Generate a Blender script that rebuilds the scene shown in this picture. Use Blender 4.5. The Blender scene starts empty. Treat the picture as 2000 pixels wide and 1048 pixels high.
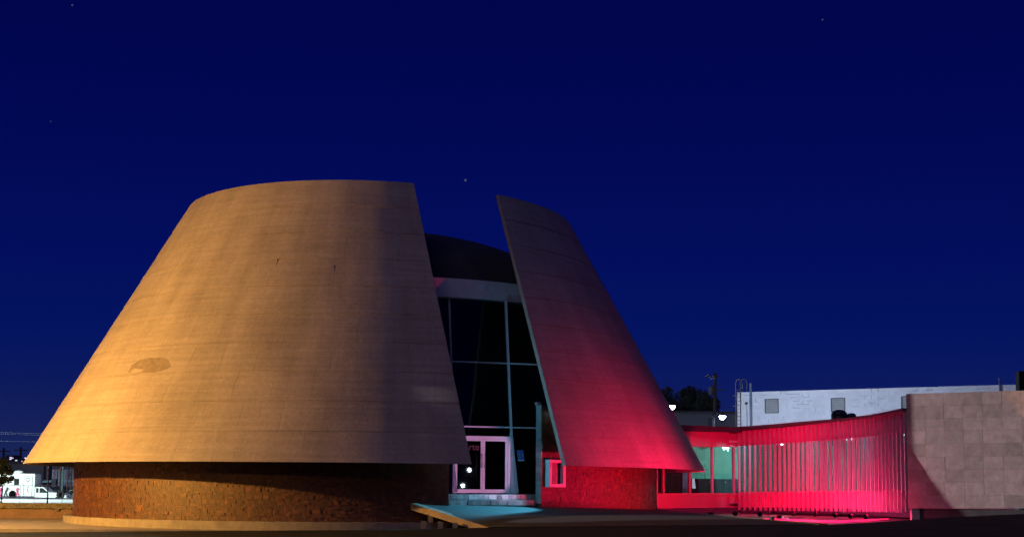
import bpy, bmesh, math, random
from math import sin, cos, pi, radians, sqrt, asin, hypot, tan, atan2
from mathutils import Vector, Matrix
random.seed(7)
scene = bpy.context.scene
COL = scene.collection

# ---------------------------------------------------------------- camera
F, PITCH, ROLL, EYE = 3349.65, .12525, .00736, 1.5
cd = bpy.data.cameras.new("camera"); cam = bpy.data.objects.new("camera", cd); COL.objects.link(cam)
cd.sensor_width = 36; cd.lens = F / 2000 * 36; cd.clip_start = .1; cd.clip_end = 5000
cam.location = (0, 0, EYE)
cam.rotation_euler = (Matrix.Rotation(pi / 2 + PITCH, 3, 'X') @ Matrix.Rotation(ROLL, 3, 'Z')).to_euler()
scene.camera = cam

# ---------------------------------------------------------------- night sky
w = bpy.data.worlds.new("World"); scene.world = w; w.use_nodes = True
nt = w.node_tree; nt.nodes.clear()
wo = nt.nodes.new('ShaderNodeOutputWorld'); bg = nt.nodes.new('ShaderNodeBackground')
tc = nt.nodes.new('ShaderNodeTexCoord'); sp = nt.nodes.new('ShaderNodeSeparateXYZ')
rp = nt.nodes.new('ShaderNodeValToRGB')
nt.links.new(tc.outputs['Generated'], sp.inputs[0]); nt.links.new(sp.outputs['Z'], rp.inputs[0])
els = rp.color_ramp.elements
els[0].position = 0.0; els[0].color = (.0110, .0185, .088, 1)
els[1].position = 1.0; els[1].color = (.0004, .0010, .060, 1)
for pos, c in ((.03, (.0078, .0155, .098)), (.055, (.0038, .0105, .108)), (.085, (.0012, .0070, .115)), (.13, (.0008, .0046, .108)), (.20, (.0005, .0026, .086)), (.28, (.0004, .0016, .070))):
    e = els.new(pos); e.color = (*c, 1)
skymix = rp.outputs[0]
for d in ((-.2467, .9324, .2636), (-.2594, .9446, .2000), (-.0275, .9841, .1754), (.1753, .9487, .2630), (-.29, .953, .0338)):   # a few bright stars
    v = Vector(d).normalized()
    dn = nt.nodes.new('ShaderNodeVectorMath'); dn.operation = 'DOT_PRODUCT'; dn.inputs[1].default_value = v
    nn = nt.nodes.new('ShaderNodeVectorMath'); nn.operation = 'NORMALIZE'
    nt.links.new(tc.outputs['Generated'], nn.inputs[0]); nt.links.new(nn.outputs[0], dn.inputs[0])
    gt = nt.nodes.new('ShaderNodeMath'); gt.operation = 'GREATER_THAN'; gt.inputs[1].default_value = 1 - 1.2e-7
    nt.links.new(dn.outputs['Value'], gt.inputs[0])
    mx = nt.nodes.new('ShaderNodeMixRGB'); mx.inputs[2].default_value = (.06, .07, .13, 1)
    nt.links.new(gt.outputs[0], mx.inputs[0]); nt.links.new(skymix, mx.inputs[1]); skymix = mx.outputs[0]
nt.links.new(skymix, bg.inputs[0]); bg.inputs[1].default_value = 1.0
nt.links.new(bg.outputs[0], wo.inputs[0])

# added weak fill lamp for the glow of the town behind the photographer
sl = bpy.data.lights.new("town_glow_fill", 'SUN'); sl.energy = .19; sl.angle = radians(25); sl.color = (.80, .70, 1)
so = bpy.data.objects.new("town_glow_fill", sl); COL.objects.link(so)
so.rotation_euler = Vector((.30, .80, -.52)).to_track_quat('-Z', 'Y').to_euler()

scene.view_settings.view_transform = 'Standard'; scene.view_settings.look = 'None'
scene.view_settings.gamma = 1; scene.view_settings.exposure = 0; scene.view_settings.use_curve_mapping = False

# ---------------------------------------------------------------- helpers
def ray(x, y):
    a, b = x - 1000, y - 524
    u = a * cos(ROLL) + b * sin(ROLL); v = -a * sin(ROLL) + b * cos(ROLL)
    return Vector((u / F, cos(PITCH) + v / F * sin(PITCH), sin(PITCH) - v / F * cos(PITCH)))
def at(x, y, Y):                       # point of the photograph at distance Y down the street
    d = ray(x, y); return Vector((0, 0, EYE)) + d * (Y / d.y)

def link(o, parent=None):
    COL.objects.link(o)
    if parent: o.parent = parent
    return o
def empty(name, loc=(0, 0, 0), rz=0, label=None, cat=None, group=None):
    o = bpy.data.objects.new(name, None); o.location = loc; o.rotation_euler = (0, 0, rz); COL.objects.link(o)
    o.empty_display_size = .2
    return tag(o, label, cat, group)
def tag(o, label=None, cat=None, group=None, kind=None):
    if label: o['label'] = label
    if cat: o['category'] = cat
    if group: o['group'] = group
    if kind: o['kind'] = kind
    return o

class MB:
    """collects geometry, builds one mesh object"""
    def __init__(s): s.v = []; s.f = []; s.c = []; s.sm = []
    def add(s, vs, fs, tone=None, smooth=False):
        n = len(s.v); s.v += [tuple(p) for p in vs]; s.f += [tuple(i + n for i in f) for f in fs]
        s.sm += [smooth] * len(fs)
        s.c += [tone if tone is not None else .5] * len(vs)
        return s
    def box(s, c, size, rz=0, tone=None, M=None):
        hx, hy, hz = size[0] / 2, size[1] / 2, size[2] / 2
        vs = [Vector((a * hx, b * hy, d * hz)) for d in (-1, 1) for b in (-1, 1) for a in (-1, 1)]
        R = M if M is not None else Matrix.Rotation(rz, 3, 'Z')
        vs = [R @ p + Vector(c) for p in vs]
        return s.add(vs, [(0, 2, 3, 1), (4, 5, 7, 6), (0, 1, 5, 4), (2, 6, 7, 3), (0, 4, 6, 2), (1, 3, 7, 5)], tone)
    def beam(s, a, b, wd, dp, up=(0, 0, 1), tone=None):   # box from a to b, width wd (across), depth dp (along up)
        a, b = Vector(a), Vector(b); d = b - a; L = d.length; d = d / L
        upv = Vector(up); x = d.cross(upv)
        if x.length < 1e-4: x = d.cross(Vector((0, 1, 0)))
        x.normalize(); z = x.cross(d)
        M = Matrix((d, x, z)).transposed()
        return s.box((a + b) / 2, (L, wd, dp), M=M, tone=tone)
    def prism(s, pts, z0, z1, tone=None):
        n = len(pts)
        g = lambda z, p: z(p[0], p[1]) if callable(z) else z
        vs = [(p[0], p[1], g(z0, p)) for p in pts] + [(p[0], p[1], g(z1, p)) for p in pts]
        fs = [tuple(range(n - 1, -1, -1)), tuple(range(n, 2 * n))] + [(i, (i + 1) % n, n + (i + 1) % n, n + i) for i in range(n)]
        return s.add(vs, fs, tone)
    def tube(s, pts, r, n=8, cap=True, smooth=True):
        pts = [Vector(p) for p in pts]; rs = r if isinstance(r, (list, tuple)) else [r] * len(pts)
        vs = []
        for i, p in enumerate(pts):
            d = (pts[min(i + 1, len(pts) - 1)] - pts[max(i - 1, 0)]).normalized()
            x = d.cross(Vector((0, 0, 1)))
            if x.length < .05: x = d.cross(Vector((0, 1, 0)))
            x.normalize(); y = d.cross(x)
            vs += [p + (x * cos(k * 2 * pi / n) + y * sin(k * 2 * pi / n)) * rs[i] for k in range(n)]
        fs = []
        for i in range(len(pts) - 1):
            for k in range(n):
                a, b = i * n + k, i * n + (k + 1) % n; fs.append((a, b, b + n, a + n))
        s.add(vs, fs, None, smooth)
        if cap:
            m = len(s.v) - len(vs)
            s.f.append(tuple(m + k for k in range(n - 1, -1, -1))); s.sm.append(False)
            s.f.append(tuple(m + (len(pts) - 1) * n + k for k in range(n))); s.sm.append(False)
        return s
    def lathe(s, c, prof, n=24, smooth=True, M=None):
        vs = []; fs = []
        for r, z in prof:
            for k in range(n):
                p = Vector((r * cos(2 * pi * k / n), r * sin(2 * pi * k / n), z))
                if M is not None: p = M @ p
                vs.append(p + Vector(c))
        for i in range(len(prof) - 1):
            for k in range(n):
                a, b = i * n + k, i * n + (k + 1) % n; fs.append((a, b, b + n, a + n))
        fs.append(tuple(range(n - 1, -1, -1))); fs.append(tuple((len(prof) - 1) * n + k for k in range(n)))
        s.add(vs, fs, None, smooth); s.sm[-1] = s.sm[-2] = False
        return s
    def build(s, name, mat, parent=None, uv=None):
        me = bpy.data.meshes.new(name); me.from_pydata(s.v, [], s.f); me.update()
        me.polygons.foreach_set('use_smooth', s.sm)
        at_ = me.color_attributes.new('tone', 'FLOAT_COLOR', 'POINT')
        fl = []
        for c in s.c: fl += [c, c, c, 1]
        at_.data.foreach_set('color', fl)
        if uv:
            ul = me.uv_layers.new(name='uv')
            for l in me.loops: ul.data[l.index].uv = uv[l.vertex_index]
        o = bpy.data.objects.new(name, me)
        if mat: me.materials.append(mat)
        return link(o, parent)

def rebase(root):                       # move an Empty's world-built children into its local frame
    inv = Matrix.LocRotScale(root.location, root.rotation_euler, None).inverted()
    for ch in root.children:
        if not ch.get('_placed'): ch.matrix_parent_inverse = inv

def mat(name, col, rough=.8, var=.25, scale=3.0, bump=.0, bscale=40., metal=0., tone=0., spec=.5, col2=None, coord='Object'):
    m = bpy.data.materials.new(name); m.use_nodes = True; n = m.node_tree; b = n.nodes['Principled BSDF']
    b.inputs['Roughness'].default_value = rough; b.inputs['Metallic'].default_value = metal
    b.inputs['Specular IOR Level'].default_value = spec
    t = n.nodes.new('ShaderNodeTexCoord')
    no = n.nodes.new('ShaderNodeTexNoise'); no.inputs['Scale'].default_value = scale; no.inputs['Detail'].default_value = 6; no.inputs['Roughness'].default_value = .65
    n.links.new(t.outputs[coord], no.inputs['Vector'])
    mx = n.nodes.new('ShaderNodeMixRGB')
    c2 = col2 or tuple(max(0, c * (1 - var * 1.6)) for c in col); c1 = tuple(min(1, c * (1 + var)) for c in col) if not col2 else col
    mx.inputs[1].default_value = (*c2, 1); mx.inputs[2].default_value = (*c1, 1)
    cr = n.nodes.new('ShaderNodeMapRange'); cr.inputs[1].default_value = .3; cr.inputs[2].default_value = .7
    n.links.new(no.outputs[0], cr.inputs[0]); n.links.new(cr.outputs[0], mx.inputs[0])
    out = mx.outputs[0]
    if tone:
        a = n.nodes.new('ShaderNodeVertexColor'); a.layer_name = 'tone'
        mu = n.nodes.new('ShaderNodeMixRGB'); mu.blend_type = 'MULTIPLY'; mu.inputs[0].default_value = 1
        mr = n.nodes.new('ShaderNodeMapRange'); mr.inputs[3].default_value = 1 - tone; mr.inputs[4].default_value = 1 + tone
        n.links.new(a.outputs[0], mr.inputs[0]); n.links.new(out, mu.inputs[1]); n.links.new(mr.outputs[0], mu.inputs[2]); out = mu.outputs[0]
    n.links.new(out, b.inputs['Base Color'])
    if bump:
        n2 = n.nodes.new('ShaderNodeTexNoise'); n2.inputs['Scale'].default_value = bscale; n2.inputs['Detail'].default_value = 4
        n.links.new(t.outputs[coord], n2.inputs['Vector'])
        bp = n.nodes.new('ShaderNodeBump'); bp.inputs['Strength'].default_value = 1; bp.inputs['Distance'].default_value = bump
        n.links.new(n2.outputs[0], bp.inputs['Height']); n.links.new(bp.outputs[0], b.inputs['Normal'])
    return m
def emit(name, col, st):
    m = bpy.data.materials.new(name); m.use_nodes = True; b = m.node_tree.nodes['Principled BSDF']
    b.inputs['Base Color'].default_value = (*col, 1); b.inputs['Emission Color'].default_value = (*col, 1); b.inputs['Emission Strength'].default_value = st
    return m
def glassmat(name, tint=(.9, .95, .95), mixv=.1, rough=.02):
    m = bpy.data.materials.new(name); m.use_nodes = True; n = m.node_tree; n.nodes.clear()
    o = n.nodes.new('ShaderNodeOutputMaterial'); tr = n.nodes.new('ShaderNodeBsdfTransparent'); tr.inputs[0].default_value = (*tint, 1)
    gl = n.nodes.new('ShaderNodeBsdfGlossy'); gl.inputs['Roughness'].default_value = rough; gl.inputs[0].default_value = (.9, .93, 1, 1)
    fr = n.nodes.new('ShaderNodeFresnel'); fr.inputs[0].default_value = 1.5
    mx = n.nodes.new('ShaderNodeMixShader')
    ge = n.nodes.new('ShaderNodeNewGeometry'); iv = n.nodes.new('ShaderNodeMath'); iv.operation = 'SUBTRACT'; iv.inputs[0].default_value = 1
    n.links.new(ge.outputs['Backfacing'], iv.inputs[1])
    fm_ = n.nodes.new('ShaderNodeMath'); fm_.operation = 'MULTIPLY'; n.links.new(fr.outputs[0], fm_.inputs[0]); n.links.new(iv.outputs[0], fm_.inputs[1])
    n.links.new(fm_.outputs[0], mx.inputs[0]); n.links.new(tr.outputs[0], mx.inputs[1]); n.links.new(gl.outputs[0], mx.inputs[2]); n.links.new(mx.outputs[0], o.inputs[0])
    return m
def lamp(name, kind, loc, power, col, r=.1, aim=None, angle=90, blend=.3, parent=None):
    l = bpy.data.lights.new(name, kind); l.energy = power; l.color = col
    l.shadow_soft_size = r
    if kind == 'SPOT': l.spot_size = radians(angle); l.spot_blend = blend
    o = bpy.data.objects.new(name, l); COL.objects.link(o); o.location = loc
    if aim is not None: o.rotation_euler = (Vector(aim) - Vector(loc)).to_track_quat('-Z', 'Y').to_euler()
    if parent: o.parent = parent; o.matrix_parent_inverse = Matrix.LocRotScale(parent.location, parent.rotation_euler, None).inverted(); o['_placed'] = 1
    return o

# ---------------------------------------------------------------- materials
def shell_mat():
    m = bpy.data.materials.new('board_marked_concrete'); m.use_nodes = True; n = m.node_tree; b = n.nodes['Principled BSDF']
    L = n.links.new; N = n.nodes.new
    uv = N('ShaderNodeUVMap'); uv.uv_map = 'uv'; t = N('ShaderNodeTexCoord')
    def noise(src, sc, det=6, ro=.6, scl=None):
        x = N('ShaderNodeTexNoise'); x.inputs['Scale'].default_value = sc; x.inputs['Detail'].default_value = det; x.inputs['Roughness'].default_value = ro
        if scl:
            mp = N('ShaderNodeMapping'); mp.inputs['Scale'].default_value = scl; L(src, mp.inputs[0]); src = mp.outputs[0]
        L(src, x.inputs['Vector']); return x.outputs[0]
    def mrange(src, a, b_, c, d):
        x = N('ShaderNodeMapRange'); 
        for i, v in enumerate((a, b_, c, d)): x.inputs[i + 1].default_value = v
        L(src, x.inputs[0]); return x.outputs[0]
    def mul(a, b_):
        x = N('ShaderNodeMath'); x.operation = 'MULTIPLY'; L(a, x.inputs[0]); L(b_, x.inputs[1]); return x.outputs[0]
    o = t.outputs['Object']
    big = mrange(noise(o, .35, 5), .3, .7, .84, 1.10)
    streak = mrange(noise(uv.outputs[0], 1, 5, .6, (1.1, .10, 1)), .3, .7, .84, 1.10)
    hstr = mrange(noise(uv.outputs[0], 1, 6, .7, (.22, 6.5, 1)), .3, .7, .84, 1.11)
    mid = mrange(noise(o, 7, 8, .75), .25, .75, .83, 1.14)
    fine = mrange(noise(o, 22, 4, .7), .3, .75, .86, 1.14)
    br = N('ShaderNodeTexBrick'); br.offset = .37; br.squash = 1
    br.inputs['Scale'].default_value = 1; br.inputs['Mortar Size'].default_value = .011; br.inputs['Mortar Smooth'].default_value = .6
    br.inputs['Brick Width'].default_value = 1.22; br.inputs['Row Height'].default_value = SL / NC
    br.inputs['Color1'].default_value = (1, 1, 1, 1); br.inputs['Color2'].default_value = (.90, .90, .90, 1); br.inputs['Mortar'].default_value = (.52, .52, .52, 1)
    # joints wander and fade
    wob = N('ShaderNodeVectorMath'); wob.operation = 'MULTIPLY_ADD'
    wn = N('ShaderNodeTexNoise'); wn.inputs['Scale'].default_value = 1.3; L(uv.outputs[0], wn.inputs['Vector'])
    L(wn.outputs['Color'], wob.inputs[0]); wob.inputs[1].default_value = (.10, .05, 0); L(uv.outputs[0], wob.inputs[2])
    L(wob.outputs[0], br.inputs['Vector'])
    fade = mrange(noise(o, .9, 4), .38, .62, .12, .9)
    jm = N('ShaderNodeMixRGB'); jm.inputs[1].default_value = (1, 1, 1, 1); L(fade, jm.inputs[0]); L(br.outputs['Color'], jm.inputs[2])
    # pits: sparse dark dots, pale grains
    vo = N('ShaderNodeTexVoronoi'); vo.inputs['Scale'].default_value = 5.5; L(o, vo.inputs['Vector'])
    pit = mrange(vo.outputs['Distance'], .035, .075, .45, 1)
    v2 = N('ShaderNodeTexVoronoi'); v2.inputs['Scale'].default_value = 9; L(o, v2.inputs['Vector'])
    gr = mrange(v2.outputs['Distance'], .06, .13, 1.7, 1)
    f = mul(mul(mul(big, streak), mul(mid, fine)), mul(mul(pit, gr), hstr))
    base = N('ShaderNodeMixRGB'); base.blend_type = 'MULTIPLY'; base.inputs[0].default_value = 1; base.inputs[1].default_value = (.37, .315, .27, 1)
    L(f, base.inputs[2])
    b2 = N('ShaderNodeMixRGB'); b2.blend_type = 'MULTIPLY'; b2.inputs[0].default_value = 1; L(base.outputs[0], b2.inputs[1]); L(jm.outputs[0], b2.inputs[2])
    L(b2.outputs[0], b.inputs['Base Color']); b.inputs['Roughness'].default_value = .78; b.inputs['Specular IOR Level'].default_value = .35
    add = N('ShaderNodeMath'); add.operation = 'MULTIPLY_ADD'; L(noise(o, 11, 8, .7), add.inputs[0]); add.inputs[1].default_value = .7; L(noise(o, 40, 3, .6), add.inputs[2])
    bp = N('ShaderNodeBump'); bp.inputs['Strength'].default_value = .8; bp.inputs['Distance'].default_value = .011; L(add.outputs[0], bp.inputs['Height'])
    L(bp.outputs[0], b.inputs['Normal'])
    return m

C0 = Vector((-5.624, 68.787, 0)); ZR, RB, RT, HT = 2.10, 13.3, 7.713, 9.905
BX, BY, KX, SX, SY = -.02375, -.05236, .181, -.00223, -.00538
RD = 11.425
AZ = radians(24.2); U = Vector((sin(AZ), -cos(AZ), 0)); T = Vector((cos(AZ), sin(AZ), 0))
WL, WR = -1.18, 2.30
NC = 10; SL = hypot(HT, RB - RT)

M_shell = shell_mat()
M_conc = mat('grey_concrete', (.33, .31, .29), .85, .18, 2.5, .006, 30)
M_patch = mat('repair_mortar', (.235, .19, .15), .9, .22, 6, .006, 25)
M_dark = mat('tarred_roof', (.045, .042, .045), .9, .2, 1.5)
M_tile = mat('cut_stone_mosaic', (.105, .036, .012), .55, .22, 5, .002, 60, tone=.62)
M_grout = mat('brown_grout', (.07, .028, .012), .9, .2, 5)
M_step = mat('crazy_paving_stone', (.22, .18, .17), .6, .25, 6, .004, 40, tone=.55)
M_beam = mat('painted_beam', (.62, .56, .60), .8, .08, 3, .003, 40)
M_frame = mat('white_door_frame', (.62, .60, .62), .45, .05, 4)
M_alu = mat('aluminium_mullion', (.48, .48, .52), .4, .08, 4)
M_black = mat('black_metal', (.02, .02, .022), .5, .2, 5)
M_glass = glassmat('window_glass', (.55, .6, .62))
M_gglass = glassmat('gallery_glass', (.80, .93, .90))
M_fglass = glassmat('tinted_gallery_glass', (.42, .55, .58))
M_int = mat('dark_interior', (.006, .006, .008), .9, .2, 2)
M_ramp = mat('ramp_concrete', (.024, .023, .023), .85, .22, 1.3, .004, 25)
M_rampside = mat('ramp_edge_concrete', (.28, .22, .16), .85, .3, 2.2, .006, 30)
M_asph = mat('asphalt', (.014, .0165, .018), .92, .5, .8, .004, 60, spec=.12)
M_pave = mat('pavement_concrete', (.26, .23, .20), .9, .2, 1.5, .003, 40)
M_ground = mat('dark_soil', (.03, .028, .025), .95, .3, .5)
M_fin = mat('pale_painted_metal', (.40, .22, .31), .6, .10, 3, .0015, 14, spec=.4)
M_band = mat('painted_gallery_panel', (.46, .07, .17), .55, .08, 1.2, .001, 20)
M_teal = mat('green_interior_wall', (.17, .42, .33), .8, .10, .8)
M_ceil = mat('gallery_ceiling', (.55, .60, .58), .9, .05, 1)
M_panel = mat('pink_sandstone', (.29, .21, .195), .82, .16, 3.5, .010, 9, tone=.17)
M_joint = mat('panel_backing', (.22, .17, .16), .9, .2, 3)
M_white = mat('whitewashed_block', (.62, .62, .66), .9, .05, 1.6, .004, 16, tone=.05)
M_mort = mat('grey_mortar', (.22, .23, .25), .95, .2, 5)
M_louv = mat('galvanised_louvre', (.36, .37, .36), .55, .1, 4)
M_louvf = mat('dark_window_frame', (.10, .10, .09), .6, .2, 4)
M_rust = mat('rusty_steel', (.20, .14, .09), .8, .35, 5)
M_pipe = mat('grey_pipe', (.16, .20, .26), .6, .15, 4)
M_wood = mat('weathered_pole', (.07, .055, .045), .9, .3, 3)
M_leafd = mat('dark_leaves', (.035, .045, .03), .8, .35, 2, tone=.4)
M_leafg = mat('green_leaves', (.075, .10, .025), .7, .3, 2, tone=.5)
M_bark = mat('bark', (.06, .05, .04), .9, .3, 4)
M_coping = mat('mossy_coping', (.13, .115, .08), .95, .45, 9, .02, 14)
M_parapet = mat('brown_render', (.17, .105, .07), .9, .15, 2.5, .003, 30)
M_vanw = mat('white_vehicle_paint', (.80, .84, .82), .35, .03, 2)
M_vang = mat('vehicle_glass', (.02, .025, .03), .15, .2, 2)
M_tyre = mat('tyre_rubber', (.02, .02, .02), .9, .2, 4)
M_pink = mat('pink_decal', (.75, .12, .30), .5, .05, 2)
M_navy = mat('navy_decal', (.06, .08, .12), .6, .05, 2)
M_blue = mat('blue_paper', (.05, .13, .36), .7, .1, 8)
M_paper = mat('white_paper', (.75, .78, .80), .7, .03, 4)
M_redtx = mat('red_lettering', (.16, .035, .05), .6, .05, 4)
M_cyanp = mat('pale_blue_panel', (.20, .52, .68), .6, .06, 1.5)
M_desk = mat('dark_counter', (.018, .024, .035), .5, .2, 3)
M_wall_l = mat('lilac_shed_wall', (.30, .30, .42), .85, .12, 1.2)
M_colm = mat('teal_steel_column', (.16, .32, .32), .6, .1, 3)
M_steeld = mat('rusted_dark_steel', (.10, .055, .05), .7, .3, 4)
M_bldg = mat('far_building_wall', (.10, .10, .12), .9, .2, .5)
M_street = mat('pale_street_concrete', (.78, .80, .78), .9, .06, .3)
M_curt = mat('striped_curtain', (.40, .30, .32), .9, .2, 12)
M_chrome = mat('brushed_steel', (.55, .55, .57), .3, .08, 8, metal=.8)
M_pool = mat('wet_trench_floor', (.16, .10, .11), .30, .25, 1.6, .004, 7, spec=.6)

# ---------------------------------------------------------------- ground, road, pavement
def g(X):
    a = .175 + .036 * X; b = -.005 + .015 * (X + 5)
    z = a if X > -5 else b
    return max(-.2, min(z, .95))
gm = MB(); gm.add([(-3000, -400, -.26), (3000, -400, -.26), (3000, 4000, -.26), (-3000, 4000, -.26)], [(0, 1, 2, 3)])
tag(gm.build('ground', M_ground), kind='structure')
def road_edge(X):
    pts = [(-300, 57.35), (-9.5, 57.35), (-3.6, 56.6), (-.7, 55.0), (8.6, 47.0), (10, 48), (13, 51.3), (17, 53.3), (24, 54), (300, 54)]
    for (x0, y0), (x1, y1) in zip(pts, pts[1:]):
        if x0 <= X <= x1: return y0 + (y1 - y0) * (X - x0) / (x1 - x0)
    return 54
xs = [-200, -80, -40] + [-30 + i * .5 for i in range(120)] + [30.0, 40, 80, 200]
rm = MB(); vs = []; ys = [-40, 0, 20, 35, 42, 46]
for X in xs:
    e = road_edge(X)
    vs += [(X, y, g(X)) for y in ys] + [(X, e, g(X)), (X, e + .02, -.27)]
n = len(ys) + 2
rm.add(vs, [(i * n + j, (i + 1) * n + j, (i + 1) * n + j + 1, i * n + j + 1) for i in range(len(xs) - 1) for j in range(n - 1)])
tag(rm.build('road', M_asph), kind='structure')
# pavement left of the building, with its kerb
pv = MB()
pv.prism([(-60, 57.45), (-17.8, 57.45), (-13.0, 57.35), (-7.0, 57.25), (-5.6, 57.6), (-12.0, 66), (-17, 72), (-60, 72)], -.3, lambda x, y: -.06 if y < 60 else .02)
tag(pv.build('pavement', M_pave), kind='structure')
kb = MB()
for i in range(40):
    x0 = -58 + i * 1.02
    kb.box((x0 + .5, 57.40, -.09), (1.0, .10, .14))
# street far left, flooded with white light
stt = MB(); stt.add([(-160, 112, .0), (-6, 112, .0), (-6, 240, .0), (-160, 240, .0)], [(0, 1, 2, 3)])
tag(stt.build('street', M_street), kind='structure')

# ---------------------------------------------------------------- museum
mus = empty('museum_building', C0, 0, 'round museum with a sliced concrete cone standing over a dark stone drum', 'museum')

def shell(side):
    """half of the truncated cone: courses of concrete with lips, cut by the entrance slot"""
    cols = 150; rows = 4
    mb = MB(); uvs = []
    def ztop(ph):
        z = HT
        for _ in range(8):
            rr = RB + (RT - RB) * z / HT
            p = U * (cos(ph) * rr) + T * (sin(ph) * rr)
            z = HT + BX * p.x + BY * p.y
        return z
    rnd = random.Random(3 + side)
    lump = [[rnd.uniform(-1, 1) for _ in range(400)] for _ in range(NC + 1)]
    def lm(k, x):
        x = (x * 1.0) % 399; i = int(x); f_ = x - i; f_ = f_ * f_ * (3 - 2 * f_)
        return lump[k][i] * (1 - f_) + lump[k][(i + 1) % 400] * f_
    def P(s, c, off, inner):
        # c: 0 at the cut, 1 at the back
        rr0 = RB + (RT - RB) * s
        kx = KX * s * T.x
        W = WR if side > 0 else WL
        r_use = rr0 + off - (.26 if inner else 0)
        cut = asin(max(-1, min(1, (W - kx) / (r_use))))
        end = pi - .04 if side > 0 else -pi - .04
        ph = cut + (end - cut) * c
        z = s * ztop(ph)
        rr = RB + (RT - RB) * z / HT + off - (.26 if inner else 0)
        p = U * (cos(ph) * rr) + T * (sin(ph) * rr)
        zz = ZR + z + (SX * p.x + SY * p.y) * (1 - s)
        return Vector((p.x + KX * z / HT, p.y, zz)), ph
    cc = [(i / cols) ** 1.15 for i in range(cols + 1)]
    # outer courses
    prev_top = None
    for k in range(NC):
        base = len(mb.v); vs = []
        for j in range(rows + 1):
            fr = j / rows; s = (k + fr) / NC
            for c in cc:
                off = .016 * (1 - fr) + .006 * lm(k, c * 45) * (1 - .3 * fr) if k else .004 * lm(k, c * 45)
                p, ph = P(s, c, off, False); vs.append(p); uvs.append((ph * 10.6, s * SL))
        m_ = cols + 1
        fs = []
        for j in range(rows):
            for i in range(cols):
                q = (j * m_ + i, j * m_ + i + 1, (j + 1) * m_ + i + 1, (j + 1) * m_ + i)
                fs.append(q if side > 0 else q[::-1])
        mb.add(vs, fs, None, True)
        if k:   # lip under this course
            lv = [mb.v[prev_top + i] for i in range(cols + 1)] + [mb.v[base + i] for i in range(cols + 1)]
            uvs.extend([uvs[prev_top + i] for i in range(cols + 1)] + [uvs[base + i] for i in range(cols + 1)])
            fq = [(i, i + 1, cols + 2 + i, cols + 1 + i) for i in range(cols)]
            mb.add(lv, [q if side > 0 else q[::-1] for q in fq])
        prev_top = base + rows * m_
    # inner face, rim, top and end caps
    m_ = cols + 1; R2 = 12
    b0 = len(mb.v); vs = []
    for j in range(R2 + 1):
        for c in cc:
            p, ph = P(j / R2, c, 0, True); vs.append(p); uvs.append((ph * 10.6, j / R2 * SL))
    mb.add(vs, [(j * m_ + i, (j + 1) * m_ + i, (j + 1) * m_ + i + 1, j * m_ + i + 1) for j in range(R2) for i in range(cols)], None, True)
    def strip(A, B):
        b = len(mb.v); vs = [v for pr in zip(A, B) for v in pr]
        uvs.extend([(v[0], v[2]) for v in vs])
        mb.add(vs, [(2 * i, 2 * i + 1, 2 * i + 3, 2 * i + 2) for i in range(len(A) - 1)])
    strip([P(0, c, .004 * lm(0, c * 45), False)[0] for c in cc], [P(0, c, 0, True)[0] for c in cc])
    strip([P(1, c, 0, False)[0] for c in cc], [P(1, c, 0, True)[0] for c in cc])
    for c in (0, 1):
        strip([P(j / 40, c, 0, False)[0] for j in range(41)], [P(j / 40, c, 0, True)[0] for j in range(41)])
    mb.v = [(p[0], p[1], p[2]) for p in mb.v]
    return mb, uvs
for sd, lb in ((-1, 'large left part of the cone, sunlike amber on its lit side'), (1, 'narrow right part of the cone glowing red towards its rim')):
    mb, uvs = shell(sd)
    o = mb.build('concrete_shell', M_shell, mus, uvs)
    o['label'] = 'large left part of the concrete cone' if sd < 0 else 'narrow right part of the concrete cone'
    if sd < 0: shellL = o

def shell_pt(x, y, off=0.0):            # local point on the cone under a pixel
    d = ray(x, y); Y = 50.0
    while Y < 84:
        p = Vector((0, 0, EYE)) + d * (Y / d.y); s = (p.z - ZR) / HT
        if hypot(p.x - C0.x - KX * s, p.y - C0.y) < RB + (RT - RB) * s + off: break
        Y += .02
    return p - C0
# grey repair patch on the lit side, plus open form-tie holes
out = [(250, 726), (258, 712), (274, 702), (292, 698), (318, 698), (328, 703), (334, 715), (322, 722), (300, 727), (276, 727), (262, 731)]
pm = MB(); nO = len(out); vs = [shell_pt(292, 714, .048)]
for fr in (.33, .66, 1.0): vs += [shell_pt(292 + (x - 292) * fr, 714 + (y - 714) * fr, .048) for x, y in out]
vs += [Vector((p.x * .995, p.y * .995, p.z)) for p in vs[-nO:]]
fs = [(0, 1 + (i + 1) % nO, 1 + i) for i in range(nO)]
for r_ in range(3): fs += [(1 + r_ * nO + i, 1 + r_ * nO + (i + 1) % nO, 1 + (r_ + 1) * nO + (i + 1) % nO, 1 + (r_ + 1) * nO + i) for i in range(nO)]
pm.add(vs, fs, None, False)
o = pm.build('repair_patch', M_patch, mus)
for x, y, dx, ln in ((543, 506, -5, 16), (653, 518, 0, 22), (438, 858, 1, 5), (777, 507, 0, 7)):
    hm = MB(); a = shell_pt(x, y, .02); b = shell_pt(x + dx, y + ln, .02)
    hm.tube([a, a.lerp(b, .25), b], [.018, .010, .004], 6)
    hm.build('drip_hole', M_black, mus)

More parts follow.
